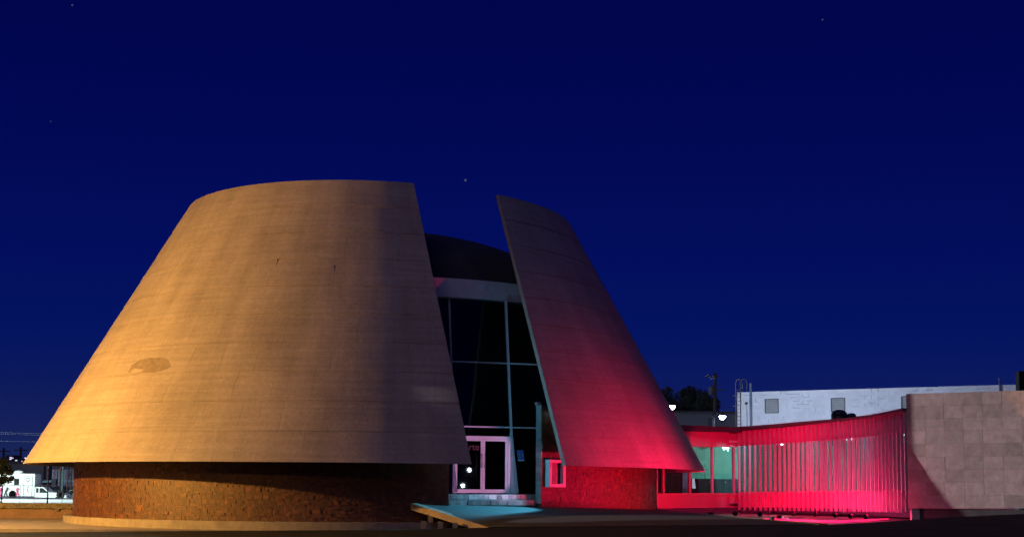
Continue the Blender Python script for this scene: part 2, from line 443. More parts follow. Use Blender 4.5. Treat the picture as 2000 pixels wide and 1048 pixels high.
# drum wall (two arcs) with mosaic of cut stone
def arc_wall(mb, a0, a1, r0, r1, z0, z1, n):
    vs = []; 
    for i in range(n + 1):
        a = a0 + (a1 - a0) * i / n; d = Vector((sin(a), -cos(a), 0))
        vs += [d * r1 + Vector((0, 0, z0)), d * r1 + Vector((0, 0, z1)), d * r0 + Vector((0, 0, z1)), d * r0 + Vector((0, 0, z0))]
    fs = []
    for i in range(n):
        for k in range(4): fs.append((i * 4 + k, i * 4 + (k + 1) % 4, i * 4 + 4 + (k + 1) % 4, i * 4 + 4 + k)[::-1])
    fs += [(0, 1, 2, 3), (n * 4 + 3, n * 4 + 2, n * 4 + 1, n * 4)]
    return mb.add(vs, fs)
AL, AR = radians(18.2), radians(36.0)
for (a0, a1, t0, t1, zt) in ((radians(-180), AL, radians(-92), AL, 2.75), (AR, radians(180), AR, radians(100), 4.12)):
    dw = arc_wall(MB(), a0, a1, RD - .33, RD - .034, -.2, 4.18, 120).build('drum_wall', M_grout, mus)
    tm = MB(); rnd = random.Random(11)
    z = .24
    while z < zt:
        hh = rnd.choice((.05, .08, .10, .13, .16)); a = t0
        while a < t1 - .002:
            wd = rnd.choice((.05, .05, .07, .10, .14, .2)) / RD; a2 = min(a + wd, t1)
            sub = [(z, z + hh)] if rnd.random() < .7 else [(z, z + hh * .5), (z + hh * .5, z + hh)]
            for (za, zb) in sub:
                r1 = RD - .030 + (rnd.random() ** 9) * .022 + rnd.random() * .004
                r0 = RD - .036; g_ = .0012 / RD
                vs = []
                tilt = rnd.uniform(-.0025, .0025)
                for (rr, da) in ((r0, 0), (r1, tilt)):
                    for (aa, zz) in ((a + g_, za + .001), (a2 - g_, za + .001), (a2 - g_, zb - .001), (a + g_, zb - .001)):
                        q = rr + (da if aa > a + wd / 2 else -da)
                        vs.append((sin(aa) * q, -cos(aa) * q, zz))
                tn = rnd.random(); tn = .15 + tn * .35 if rnd.random() < .91 else .65 + .35 * tn
                tm.add(vs, [(4, 5, 6, 7), (0, 1, 5, 4), (1, 2, 6, 5), (2, 3, 7, 6), (3, 0, 4, 7)], tn)
            a = a2
        z += hh
    o = tm.build('stone_mosaic', M_tile, dw); o['kind'] = 'stuff'
# stone jamb facing of the drum at the right of the entrance
jd = Vector((sin(AR), -cos(AR), 0))
rnd = random.Random(5); z = .86
jm_ = MB()
while z < 4.15:
    hh = rnd.uniform(.16, .34)
    jm_.box(jd * (RD - .18) - T * .012 + Vector((0, 0, z + hh / 2)), (.02 + rnd.random() * .012, .30, hh - .006), rz=AR, tone=rnd.random())
    z += hh
jm_.build('jamb_facing', mat('jamb_stone', (.15, .145, .14), .7, .2, 7, .004, 40, tone=.3), mus)
# low ledge round the drum
arc_wall(MB(), radians(-115), radians(26), RD - .1, 11.74, -.4, .235, 120).build('ledge', mat('ledge_concrete', (.25, .215, .17), .85, .18, 2.5, .006, 30), mus)

# ring beam, roof and dome
arc_wall(MB(), radians(-180), radians(180), 7.45, 8.0, 8.20, 8.88, 160).build('ring_beam', M_beam, mus)
dm = MB(); prof = [(7.42, 8.3)] + [(7.4 * cos(a), 8.86 + 2.62 * sin(a)) for a in [pi / 2 * i / 14 for i in range(14)]] + [(.05, 11.48)]
dm.lathe((0.15, 0, 0), prof, 72).build('dome', M_dark, mus)
# floor slab of the interior, and dark lining behind the glass
MB().lathe((0, 0, 0), [(RD - .9, .3), (RD - .9, 1.165)], 90, False).build('floor_slab', M_conc, mus)
def gs(z): return 7.7 + (8.2 - z) * (.6 / 4.95) if z > 3.25 else 8.3 + (3.25 - z) * (.55 / 2.08)
def gp(w_, z, ds=0): return U * (gs(z) + ds) + T * w_ + Vector((0, 0, z))
lin = MB()
lin.beam(U * 4.5 + T * -5 + Vector((0, 0, 4.7)), U * 4.5 + T * 8 + Vector((0, 0, 4.7)), .1, 7, up=(0, 0, 1))
lin.build('back_wall', M_int, mus)
# mullions, transoms, panes
W_M = [-1.9, .19, 2.45, 4.55]
Z_T = [1.2, 3.42 + .13, 5.88, 8.19]
def quadpane(mb, w0, w1, z0, z1, ds=0):
    zs = [z0] + ([3.25] if z0 < 3.25 < z1 else []) + [z1]
    for a, b in zip(zs, zs[1:]):
        n_ = U
        vs = []
        for dd in (ds, ds - .012):
            vs += [gp(w0, a, dd), gp(w1, a, dd), gp(w1, b, dd), gp(w0, b, dd)]
        mb.add(vs, [(0, 1, 2, 3), (7, 6, 5, 4), (0, 4, 5, 1), (1, 5, 6, 2), (2, 6, 7, 3), (3, 7, 4, 0)])
    return mb
for w_ in W_M:
    zb = 3.25 if w_ == .19 else 1.2
    mm = MB().beam(gp(w_, 3.25), gp(w_, 8.19), .06, .16, up=U)
    if zb < 3: mm.beam(gp(w_, 1.2), gp(w_, 3.25), .06, .16, up=U)
    mm.build('mullion', M_alu, mus)
for z_ in Z_T[1:3]:
    for a, b in zip(W_M, W_M[1:]):
        MB().beam(gp(a + .03, z_), gp(b - .03, z_), .05, .10, up=U).build('transom', M_alu, mus)
for i, (a, b) in enumerate(zip(W_M, W_M[1:])):
    for j, (z0, z1) in enumerate(zip(Z_T, Z_T[1:])):
        if i == 1 and j == 0: z0 = 3.29
        quadpane(MB(), a + .03, b - .03, z0 + .026, z1 - .026).build('glass_pane', M_glass, mus)
# upright door box below the leaning glass
DS = 8.28; DZ0, DZ1 = 1.19, 3.22; DW0, DW1 = .22, 2.36
def dp(w_, z, s=DS): return U * s + T * w_ + Vector((0, 0, z))
dfm = MB()
dfm.beam(dp(DW0, DZ0), dp(DW0, DZ1), .10, .14, up=U); dfm.beam(dp(DW1, DZ0), dp(DW1, DZ1), .10, .14, up=U)
dfm.beam(dp(DW0 + .05, DZ1 - .05), dp(DW1 - .05, DZ1 - .05), .14, .10, up=(0, 0, 1))
dfm.build('door_frame', M_frame, mus)
for w_ in (DW1 + .06,):                 # cheek of the recess
    ck = MB(); vs = []
    for dw_ in (0, .05):
        vs += [dp(w_ + dw_, DZ0, DS + .07), dp(w_ + dw_, DZ1, DS + .07), dp(w_ + dw_, DZ0, gs(DZ0) + .06)]
    ck.add(vs, [(0, 1, 2), (5, 4, 3), (0, 3, 4, 1), (1, 4, 5, 2), (2, 5, 3, 0)]).build('recess_cheek', M_alu, mus)
mid = (DW0 + DW1) / 2 + .055
for k, (a, b) in enumerate(((DW0 + .055, mid - .004), (mid + .004, DW1 - .055))):
    lf = MB(); z0, z1 = DZ0 + .01, DZ1 - .105
    lf.beam(dp(a + .04, z0), dp(a + .04, z1), .08, .06, up=U); lf.beam(dp(b - .04, z0), dp(b - .04, z1), .08, .06, up=U)
    lf.beam(dp(a + .081, z0 + .065), dp(b - .081, z0 + .065), .06, .13, up=(0, 0, 1)); lf.beam(dp(a + .081, z1 - .035), dp(b - .081, z1 - .035), .06, .07, up=(0, 0, 1))
    door = lf.build('entrance_door', M_frame, mus)
    pn = MB(); pn.beam(dp(a + .081, (z0 + z1) / 2, DS), dp(b - .081, (z0 + z1) / 2, DS), .012, z1 - z0 - .2, up=(0, 0, 1)); pn.build('pane', M_glass, door)
    hx = b - .06 if k == 0 else a + .06
    hd = MB(); hd.tube([dp(hx, 2.12, DS + .03), dp(hx, 2.12, DS + .10), dp(hx, 2.58, DS + .10), dp(hx, 2.58, DS + .03)], .014, 6); hd.build('handle', M_black, door)
    if k == 0:
        fc = bpy.data.curves.new('lettering', 'FONT'); fc.body = 'arte'; fc.size = .34; fc.extrude = .002; fc.align_x = 'CENTER'
        fo = bpy.data.objects.new('lettering', fc); COL.objects.link(fo); bpy.context.view_layer.update()
        me = bpy.data.meshes.new_from_object(fo.evaluated_get(bpy.context.evaluated_depsgraph_get())); COL.objects.unlink(fo)
        me.materials.clear(); me.materials.append(M_redtx)
        fo = bpy.data.objects.new('lettering', me); link(fo, door)
        fo.matrix_local = Matrix.Translation(dp((a + b) / 2 + .12, 2.72, DS + .012)) @ Matrix((T, Vector((0, 0, 1)), U)).transposed().to_4x4()
# steps of random stones
for k, (s0, s1, z0, z1) in enumerate(((10.3, 10.75, 1.0, 1.168), (10.3, 11.02, .80, .985))):
    st = MB(); st.beam(U * (s0 + s1) / 2 + T * -1.18 + Vector((0, 0, (z0 + z1) / 2)), U * (s0 + s1) / 2 + T * 2.12 + Vector((0, 0, (z0 + z1) / 2)), s1 - s0 - .04, z1 - z0, up=(0, 0, 1))
    stp = st.build('step', mat('step_nosing', (.16, .16, .16), .7, .15, 6), mus)
    rnd = random.Random(k); w_ = -1.18
    while w_ < 2.08:
        wd = min(rnd.uniform(.12, .34), 2.12 - w_)
        sk = rnd.uniform(-.05, .05); q = []
        zt = z1 - .022
        for s_ in (s1 - .021, s1 + rnd.uniform(.0, .02)):
            q += [U * s_ + T * (w_ + .006) + Vector((0, 0, z0)), U * s_ + T * (w_ + wd - .006) + Vector((0, 0, z0)), U * s_ + T * (w_ + wd - .006 + sk * .3) + Vector((0, 0, zt)), U * s_ + T * (w_ + .006 + sk * .3) + Vector((0, 0, zt))]
        MB().add(q, [(4, 5, 6, 7), (0, 1, 5, 4), (1, 2, 6, 5), (2, 3, 7, 6), (3, 0, 4, 7)], rnd.random()).build('stone', M_step, stp)
        w_ += wd
# box window on the drum
wa = radians(38.6); wd_ = Vector((sin(wa), -cos(wa), 0)); wt = Vector((cos(wa), sin(wa), 0))
def wp(a, z, s): return wd_ * (RD + s) + wt * a + Vector((0, 0, z))
wz0, wz1, hw = 1.43, 2.37, .36
wm = MB()
for sgn in (-1, 1): wm.beam(wp(sgn * (hw - .055), wz0, .06), wp(sgn * (hw - .055), wz1, .06), .11, .30, up=wd_)
for zz in (wz0 + .055, wz1 - .055): wm.beam(wp(-hw + .111, zz, .06), wp(hw - .111, zz, .06), .30, .11, up=(0, 0, 1))
win = wm.build('wall_window', M_frame, mus)
cm = MB()
for i in range(9):
    x = -.20 + i * .038
    cm.beam(wp(x, wz0 + .12, .035 + .012 * (i % 2)), wp(x, wz1 - .12, .035 + .012 * (i % 2)), .034, .02, up=wd_)
cm.build('curtain', M_curt, win)
MB().beam(wp(.18, wz0 + .11, .03), wp(.18, wz1 - .11, .03), .13, .02, up=wd_).build('pane', M_vang, win)
rebase(mus)
for o in mus.children: o.matrix_parent_inverse = Matrix.Identity(4)
for o in mus.children_recursive: o.matrix_parent_inverse = Matrix.Identity(4)

# wall lamp lighting the entrance
def wall_lamp(az, label, power, col, aim, angle):
    dirv = Vector((sin(radians(az)), -cos(radians(az)), 0))
    lp = C0 + dirv * (RD + .25) + Vector((0, 0, 4.05))
    wl = empty('wall_lamp', lp, 0, label, 'lamp', 'lamps beside the entrance')
    MB().lathe((0, 0, 0), [(.03, .14), (.05, .12), (.09, .06), (.13, -.06), (.12, -.06)], 14).build('lamp_shade', M_chrome, wl)
    MB().lathe((0, 0, 0), [(.02, -.14), (.07, -.11), (.085, -.07), (.02, -.065)], 12).build('bulb', emit('lamp_bulb', (.75, .95, 1.0), 5), wl)
    MB().tube([(0, 0, .14), -dirv * .12 + Vector((0, 0, .2)), -dirv * .28 + Vector((0, 0, .15))], .018, 6).build('bracket', M_black, wl)
    lamp('entrance_light', 'SPOT', lp + dirv * .28 + Vector((0, 0, -.22)), power, col, .05, aim, angle, .5, wl)
wall_lamp(38.2, 'small bell shaped lamp hanging on the drum beside the right edge of the cone', 3300, (.10, .64, 1.0), C0 + U * 11.7 + T * .35 + Vector((0, 0, .8)), 50)
wall_lamp(16.0, 'bell shaped lamp left of the entrance, behind the left part of the cone', 340, (.14, .62, .95), C0 + U * 12.6 + T * 2.2 + Vector((0, 0, 3.4)), 165)
sc = empty('security_camera', Vector(C0) + jd * (RD - .05) - T * .12 + Vector((0, 0, 4.22)), 0, 'tiny camera on top of the stone jamb right of the entrance glass', 'camera')
MB().tube([(-.12, -.05, .06), (.06, .02, .08)], .05, 8).build('camera_body', M_chrome, sc)
MB().tube([(0, 0, 0), (0, 0, .05)], .02, 6).build('mount', M_black, sc)
# notice behind the glass
nz = empty('notice', Vector(C0) + gp(2.70, 2.33, .012), 0, 'blue paper notice stuck on the dark glass right of the doors', 'notice')
nb = MB(); a = gp(2.70, 2.33, .03) - gp(2.70, 2.33, .012)
nv = [gp(w_, z_, .03) - gp(2.70, 2.33, .012) for (w_, z_) in ((2.60, 2.35), (2.86, 2.35), (2.86, 2.74), (2.60, 2.74))]
nv += [p - U * .008 for p in nv]
nb.add(nv, [(0, 1, 2, 3), (7, 6, 5, 4), (0, 4, 5, 1), (1, 5, 6, 2), (2, 6, 7, 3), (3, 7, 4, 0)]).build('sheet', M_blue, nz)
def npt(fx, fz): return nv[0].lerp(nv[1], fx).lerp(nv[3].lerp(nv[2], fx), fz) + U * .004
for fx, fz in ((.3, .3), (.28, .55), (.75, .6), (.8, .42)): MB().add([npt(fx, fz), npt(fx + .13, fz), npt(fx + .13, fz + .06), npt(fx, fz + .06)], [(0, 1, 2, 3)]).build('print', M_paper, nz)
MB().add([npt(.08, .02), npt(.98, .02), npt(.98, .10), npt(.08, .10)], [(0, 1, 2, 3)]).build('print', M_paper, nz)

# ---------------------------------------------------------------- entrance ramp
RA, RBk, RC, RDl = Vector((-3.3, 57.55, .865)), Vector((5.9, 67.6, .555)), Vector((8.6, 47.0, .50)), Vector((-.7, 55.0, .165))
rp_ = empty('entrance_ramp', RDl, 0, 'sloping concrete ramp leading up to the glass doors, its left edge lit amber', 'ramp')
NR = 24
def rpt(i, j, dz=0):
    a, b = i / NR, j / NR
    p = RA.lerp(RBk, a).lerp(RDl.lerp(RC, a), b)
    p.z += .135 * sin(pi * a) * (1 - b) ** 1.5          # level landing before the doors
    return p + Vector((0, 0, dz)) - RDl
top = MB(); top.add([rpt(i, j) for i in range(NR + 1) for j in range(NR + 1)], [(i * (NR + 1) + j, i * (NR + 1) + j + 1, (i + 1) * (NR + 1) + j + 1, (i + 1) * (NR + 1) + j) for i in range(NR) for j in range(NR)], None, True)
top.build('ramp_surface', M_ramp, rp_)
for name, seq in (('left_edge', [(0, j) for j in range(NR + 1)]), ('right_edge', [(NR, j) for j in range(NR + 1)])):
    em = MB(); s_ = -1 if name == 'left_edge' else 1
    vs = []
    for (i, j) in seq:
        p = rpt(i, j); q = Vector((.22 * -s_, .05, 0))
        vs += [p + Vector((s_ * .01, 0, .006)), p + Vector((s_ * .01, 0, -.21)), p + q + Vector((0, 0, -.21)), p + q + Vector((0, 0, .006))]
    fs = [(k * 4 + m, k * 4 + (m + 1) % 4, k * 4 + 4 + (m + 1) % 4, k * 4 + 4 + m) for k in range(len(seq) - 1) for m in range(4)] + [(3, 2, 1, 0)]
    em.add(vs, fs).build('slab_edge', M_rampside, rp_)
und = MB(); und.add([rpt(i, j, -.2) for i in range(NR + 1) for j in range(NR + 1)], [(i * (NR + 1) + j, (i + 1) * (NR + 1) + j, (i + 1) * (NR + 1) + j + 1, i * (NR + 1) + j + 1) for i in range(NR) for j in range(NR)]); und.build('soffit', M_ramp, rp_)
for (x, y0, y1, Y) in ((841, 1002, 1017, 57.0), (827, 1017, 1032, 56.2), (860, 1018, 1032, 56.0), (889, 1020, 1032, 55.7)):
    a, b = at(x, y0, Y), at(x, y1 + 2, Y)
    MB().box((a + b) / 2 - RDl, (.17, .17, a.z - b.z)).build('post', M_rampside, rp_)

# ---------------------------------------------------------------- trench floor, gallery
tf = MB(); tp = [(5.0, 73.5), (5.6, 66.8), (8.75, 46.8), (10, 48.03), (13, 51.33), (17, 53.4), (26, 54.2), (26, 62), (14.6, 64), (14.5, 76)]
tf.prism(tp, -.25, .36)
tag(tf.build('trench_floor', M_pool), kind='structure')

gal = empty('gallery_pavilion', (9.83, 74.5, .4), 0, 'low curved gallery with vertical fins, joined to the cone, flooded in red light', 'gallery')
G0 = Vector(gal.location)
knots = [(1442, 833, 74.5), (1507, 828.6, 72.5), (1584, 822, 69.7), (1656, 816, 67), (1707, 809.5, 65), (1745, 802.5, 63.2), (1773, 796.5, 61.9)]
kp = [at(x, y, Y) for x, y, Y in knots]
def catmull(P, n):
    o = []
    Q = [P[0] * 2 - P[1]] + P + [P[-1] * 2 - P[-2]]
    for i in range(1, len(Q) - 2):
        for k in range(n):
            t = k / n; a, b, c, d = Q[i - 1:i + 3]
            o.append(.5 * ((2 * b) + (c - a) * t + (2 * a - 5 * b + 4 * c - d) * t * t + (3 * b - a - 3 * c + d) * t ** 3))
    return o + [P[-1]]
dense = catmull(kp, 24)
cum = [0]
for a, b in zip(dense, dense[1:]): cum.append(cum[-1] + hypot(b.x - a.x, b.y - a.y))
LG = cum[-1]
def path(s):                            # plan point, tangent, outward normal, roof height
    s = max(0, min(LG, s)); i = 0
    while i < len(cum) - 2 and cum[i + 1] < s: i += 1
    f_ = (s - cum[i]) / (cum[i + 1] - cum[i]); p = dense[i].lerp(dense[i + 1], f_)
    d = dense[min(i + 2, len(dense) - 1)] - dense[max(i - 1, 0)]; d.z = 0; d.normalize()
    return Vector((p.x, p.y, 0)), d, Vector((d.y, -d.x, 0)), p.z
zl = lambda x, y, Y: at(x, y, Y).z
ZG = {k: (zl(1442, a, 74.5), zl(1773, b, 61.9)) for k, a, b in (('top', 833, 797), ('u1', 841, 803.5), ('u0', 868, 841), ('sill', 962, 958), ('l0', 989.5, 994), ('fin0', 995.5, 1000))}
def zg(k, s): f_ = s / LG; return ZG[k][0] * (1 - f_) + ZG[k][1] * f_
def ribbon(k0, k1, off0, off1, n=60, s0=0, s1=None):
    mb = MB(); vs = []; s1 = LG if s1 is None else s1
    for i in range(n + 1):
        s = s0 + (s1 - s0) * i / n; p, d, nn, zt = path(s)
        a = k0(s) if callable(k0) else zg(k0, s); b = k1(s) if callable(k1) else zg(k1, s)
        for (o_, z_) in ((off0, a), (off0, b), (off1, b), (off1, a)): q = p + nn * o_; vs.append(Vector((q.x, q.y, z_)) - G0)
    fs = [(i * 4 + m, i * 4 + 4 + m, i * 4 + 4 + (m + 1) % 4, i * 4 + (m + 1) % 4) for i in range(n) for m in range(4)] + [(0, 1, 2, 3), (n * 4 + 3, n * 4 + 2, n * 4 + 1, n * 4)]
    return mb.add(vs, fs, None, False)
SGN = -1 if path(1)[2].dot(Vector((-1, -.5, 0))) < 0 else 1      # outward = towards the photographer
def rib(k0, k1, a, b, **k): return ribbon(k0, k1, a * SGN, b * SGN, **k)
ztop = lambda s: path(s)[3]
rib(lambda s: zg('u1', s) - (.0), lambda s: ztop(s), .22, -.5).build('roof_edge', M_dark, gal)
rib('u0', lambda s: zg('u1', s) - .004, .0, -.12).build('upper_panel', M_band, gal)
rib('l0', 'sill', .0, -.12).build('lower_panel', M_band, gal)
rib(lambda s: zg('sill', s) + .002, lambda s: zg('sill', s) + .05, .03, -.14).build('sill', M_band, gal)
rib(lambda s: zg('u0', s) - .05, lambda s: zg('u0', s) - .002, .03, -.14).build('head_rail', M_band, gal)
NP = 13
for i in range(NP):
    s0, s1 = LG * i / NP, LG * (i + 1) / NP
    rib(lambda s: zg('sill', s) + .055, lambda s: zg('u0', s) - .055, -.05, -.065, n=5, s0=s0 + .02, s1=s1 - .02).build('glass_pane', M_fglass, gal)
    p, d, nn, zt = path(s0); q = p + nn * SGN * -.06
    MB().box(Vector((q.x, q.y, (zg('sill', s0) + zg('u0', s0)) / 2)) - G0, (.04, .06, zg('u0', s0) - zg('sill', s0) - .12), rz=atan2(d.y, d.x)).build('mullion', M_alu, gal)
NF = 38
for i in range(NF):
    s = .12 + (LG - .2) * i / (NF - 1)
    p, d, nn, zt = path(s); fm = MB()
    z0, zm0, zm1, z1 = zg('fin0', s), zg('sill', s), zg('u0', s), zg('u1', s) - .012
    a = atan2(d.y, d.x); ctr = p + nn * SGN * .065
    fm.box(Vector((ctr.x, ctr.y, (z0 + z1) / 2)) - G0, (.03, .125, z1 - z0), rz=a)
    fl = p + nn * SGN * .124                                     # front flange
    fm.box(Vector((fl.x + d.x * .02, fl.y + d.y * .02, (zm0 + zm1) / 2)) - G0, (.04, .012, zm1 - zm0 + .1), rz=a)
    fm.build('fin', M_fin, gal)
# straight link between drum and gallery
K0, K1 = Vector((6.05, 71.5, 0)), Vector((9.83, 74.5, 0))
kd = (K1 - K0).normalized(); kn = Vector((kd.y, -kd.x, 0)); kl = (K1 - K0).length
def zk(k, f_):
    L_ = {'top': (828, 834), 'u1': (840.3, 843.8), 'u0': (870.5, 872.4), 'sill': (967, 966), 'sill0': (962.6, 961.6), 'l0': (992, 989.7)}[k]
    return zl(1290, L_[0], 71.5) * (1 - f_) + zl(1442, L_[1], 74.5) * f_
def kbox(k0, k1, o0, o1, f0=0, f1=1):
    vs = []
    for f_ in (f0, f1):
        for (o_, k) in ((o0, k0), (o0, k1), (o1, k1), (o1, k0)):
            q = K0.lerp(K1, f_) + kn * o_; vs.append(Vector((q.x, q.y, zk(k, f_) if isinstance(k, str) else k(f_))) - G0)
    return MB().add(vs, [(0, 1, 2, 3), (7, 6, 5, 4)] + [(m, m + 4, (m + 1) % 4 + 4, (m + 1) % 4) for m in range(4)])
if kn.y > 0: kn = -kn
kbox('u1', 'top', .25, -.4).build('roof_edge', M_dark, gal)
kbox('u0', lambda f_: zk('u1', f_) - .004, 0, -.2).build('upper_panel', M_band, gal)
kbox('l0', 'sill', 0, -.2).build('lower_panel', M_band, gal)
kbox(lambda f_: zk('sill', f_) + .003, 'sill0', .04, -.22).build('sill', M_band, gal)
for f_ in (.012, .09, .405, .685, .955):
    kbox(lambda q: zk('sill0', q) + .002, lambda q: zk('u0', q) - .002, -.02, -.14, f_ - .008, f_ + .008).build('mullion', M_band if f_ < .5 else M_alu, gal)
for a, b in ((.02, .082), (.098, .397), (.413, .677), (.693, .947), (.963, 1.0)):
    kbox(lambda q: zk('sill0', q) + .004, lambda q: zk('u0', q) - .004, -.07, -.082, a, b).build('glass_pane', M_gglass, gal)
# roof, floor, back wall, ceiling of gallery and link
inner = []
for i in range(13):
    p, d, nn, zt = path(LG * i / 12); inner.append((p, p - nn * SGN * 4.0 if i > 2 else p + Vector((2.2, 3.6, 0))))
front = [K0 + kn * -.22] + [q[0] - path(LG * i / 12)[2] * SGN * .2 for i, q in enumerate(inner)]
back = [K0 + kn * -4.2 + kd * -.5] + [Vector((max(q[1].x, 9), q[1].y, 0)) for q in inner]
def plate(z0, z1):
    mb = MB(); vs = []
    n = len(front)
    for i in range(n):
        f_ = max(0, i - 1) / 12
        za, zb = (z0(f_), z1(f_))
        vs += [Vector((front[i].x, front[i].y, za)) - G0, Vector((back[i].x, back[i].y, za)) - G0, Vector((back[i].x, back[i].y, zb)) - G0, Vector((front[i].x, front[i].y, zb)) - G0]
    fs = [(i * 4 + m, i * 4 + 4 + m, i * 4 + 4 + (m + 1) % 4, i * 4 + (m + 1) % 4) for i in range(n - 1) for m in range(4)] + [(0, 1, 2, 3), (n * 4 - 1, n * 4 - 2, n * 4 - 3, n * 4 - 4)]
    return mb.add(vs, fs)
plate(lambda f_: zg('u0', f_ * LG) + .10, lambda f_: zg('u0', f_ * LG) + .18).build('ceiling', M_ceil, gal)
plate(lambda f_: zg('u1', f_ * LG) - .12, lambda f_: zg('u1', f_ * LG) - .02).build('roof', M_dark, gal)
plate(lambda f_: zg('sill', f_ * LG) - .55, lambda f_: zg('sill', f_ * LG) - .45).build('floor', M_desk, gal)
bw = MB(); vs = []
for i, p in enumerate(back): vs += [Vector((p.x, p.y, .3)) - G0, Vector((p.x, p.y, zg('u0', max(0, i - 1) / 12 * LG) + .12)) - G0]
bw.add(vs, [(i * 2, i * 2 + 2, i * 2 + 3, i * 2 + 1) for i in range(len(back) - 1)]); bw.build('back_wall', M_teal, gal)
# people pass behind: counter, door leaf and papers inside the link
def inside(x, y, depth=1.2):            # point in the link, a given depth behind its glass
    d = ray(x, y); o_ = Vector((0, 0, EYE)); q = K0 - kn * depth
    return o_ + d * ((q - o_).dot(kn) / d.dot(kn))
ct = empty('reception_counter', inside(1395, 962, 1.4), 0, 'long dark counter behind the lit windows of the link', 'counter')
cb = MB(); a, b = inside(1356, 934, 1.2), inside(1434, 935, 1.2); zz = a.z
cb.beam(Vector((a.x, a.y, zz - .45)) - ct.location, Vector((b.x, b.y, zz - .45)) - ct.location, .5, .9); cb.build('cabinet', M_desk, ct)
for x in (1385, 1417):
    q = inside(x, 941, .93) - ct.location; MB().beam(q - kd * .03, q + kd * .03, .01, .07).build('label_plate', M_louv, ct)
cs = empty('leaning_board', inside(1354, 955, .7), 0, 'white board leaning beside the dark counter behind the glass', 'board')
q = [inside(x, y, .7) - cs.location for x, y in ((1352.5, 953), (1359, 953), (1356.5, 933), (1352.5, 933))]
MB().add(q + [p - kn * .03 for p in q], [(0, 1, 2, 3), (7, 6, 5, 4), (0, 4, 5, 1), (1, 5, 6, 2), (2, 6, 7, 3), (3, 7, 4, 0)]).build('board', emit('glowing_board', (.55, .85, .95), .35), cs)  # board is no lamp; its own glow makes it look lit
dl = empty('blue_door', inside(1341, 962, .9), 0, 'pale blue door with a round sticker, seen through the link window under the cone rim', 'door')
q = [inside(x, y, .9) - dl.location for x, y in ((1334, 968), (1349, 968), (1349, 915), (1334, 915))]
MB().add(q + [p - kn * .05 for p in q], [(0, 1, 2, 3), (7, 6, 5, 4), (0, 4, 5, 1), (1, 5, 6, 2), (2, 6, 7, 3), (3, 7, 4, 0)]).build('leaf', M_cyanp, dl)
q = inside(1338, 957, .88) - dl.location; Mk = Matrix((kd, Vector((0, 0, 1)), kn)).transposed()
MB().lathe(q, [(.075, -.006), (.075, .006)], 16, False, M=Mk).build('round_sticker', M_navy, dl)
MB().beam(q + kn * .01 - kd * .04, q + kn * .01 + kd * .04, .004, .025).build('sticker_print', M_paper, dl)
dk = empty('dark_partition', inside(1316, 962, 1.0), 0, 'black partition behind the leftmost window of the link', 'partition')
q = [inside(x, y, 1.0) - dk.location for x, y in ((1286, 968), (1333, 968), (1333, 905), (1286, 905))]
MB().add(q + [p - kn * .05 for p in q], [(0, 1, 2, 3), (7, 6, 5, 4), (0, 4, 5, 1), (1, 5, 6, 2), (2, 6, 7, 3), (3, 7, 4, 0)]).build('panel', M_int, dk)
# row of frosted squares and a black squiggle on the glass
M_film = mat('grey_film', (.10, .16, .17), .8, .1, 4)
for i in range(20):
    q = inside(1316 + i * 5.6, 926 + .02 * i, .064) - G0; MB().beam(q - kd * .025, q + kd * .025, .004, .04).build('glass_mark', M_film, gal)
sq = MB()
for ln in ([(1370.5, 908), (1374, 910), (1373.5, 913), (1370, 912)], [(1377.5, 905), (1377, 910), (1374, 913)], [(1379, 912.5), (1380, 916), (1377, 918)],
           [(1376.5, 921), (1376, 924), (1378, 927), (1376.5, 930), (1376.5, 934)], [(1374, 927), (1378, 927.5)]):
    sq.tube([inside(x, y, .06) - G0 for x, y in ln], .013, 5)
sq.build('window_decal', M_black, gal)

# lit ceiling lamps of the gallery
def ceil_lamp(pos, label, power, col, r=.16):
    e = empty('ceiling_light', pos, 0, label, 'ceiling light', 'gallery ceiling lights')
    MB().lathe((0, 0, 0), [(r + .02, .03), (r + .02, -.01), (r, -.02)], 20, False).build('trim_ring', M_frame, e)
    MB().lathe((0, 0, 0), [(r - .01, -.021), (r - .02, -.05), (r * .5, -.08)], 20).build('diffuser', emit('lit_diffuser', (.9, 1, .95), 5), e)
    lamp('ceiling_glow', 'POINT', Vector(pos) + Vector((0, 0, -.2)), power, col, .12, parent=e)
p = inside(1417, 872.5, 1.3); ceil_lamp(p, 'white disc light just under the ceiling of the link, left of the fins', 5, (.42, 1, .95))
for s, pw, lb in ((1.4, 330, 'ceiling light behind the first fins of the gallery'), (6.3, 150, 'ceiling light behind the middle fins of the gallery'), (10.5, 110, 'ceiling light behind the right fins of the gallery')):
    pp, d, nn, zt = path(s); q = pp - nn * SGN * 1.2; ceil_lamp((q.x, q.y, zg('u0', s) + .05), lb, pw, (.55, .92, 1))

# rooftop vents
def zroof(x, y, Y): return at(x, y, Y)
for (x, y0, wpx, hpx, Y, lb) in ((1639, 818, 31, 18, 69.5, 'larger black domed vent on the gallery roof'), (1663, 816, 19, 9.5, 69.3, 'smaller domed vent right of the larger one on the gallery roof')):
    b_ = at(x, y0, Y); r = wpx / 2 * Y / F; h = hpx * Y / F
    e = empty('roof_vent', b_ - Vector((0, 0, .15)), 0, lb, 'roof vent', 'gallery roof vents')
    MB().lathe((0, 0, 0), [(r * .95, 0), (r, .15), (r, .15 + h * .45)], 20).build('vent_base', M_black, e)
    MB().lathe((0, 0, 0), [(r * 1.02, .152 + h * .45), (r * .93, .15 + h * .7), (r * .7, .15 + h * .9), (r * .4, .15 + h), (.02, .15 + h * 1.02)], 20).build('vent_cap', mat('blue_black_cap', (.03, .04, .06), .35, .2, 3), e)

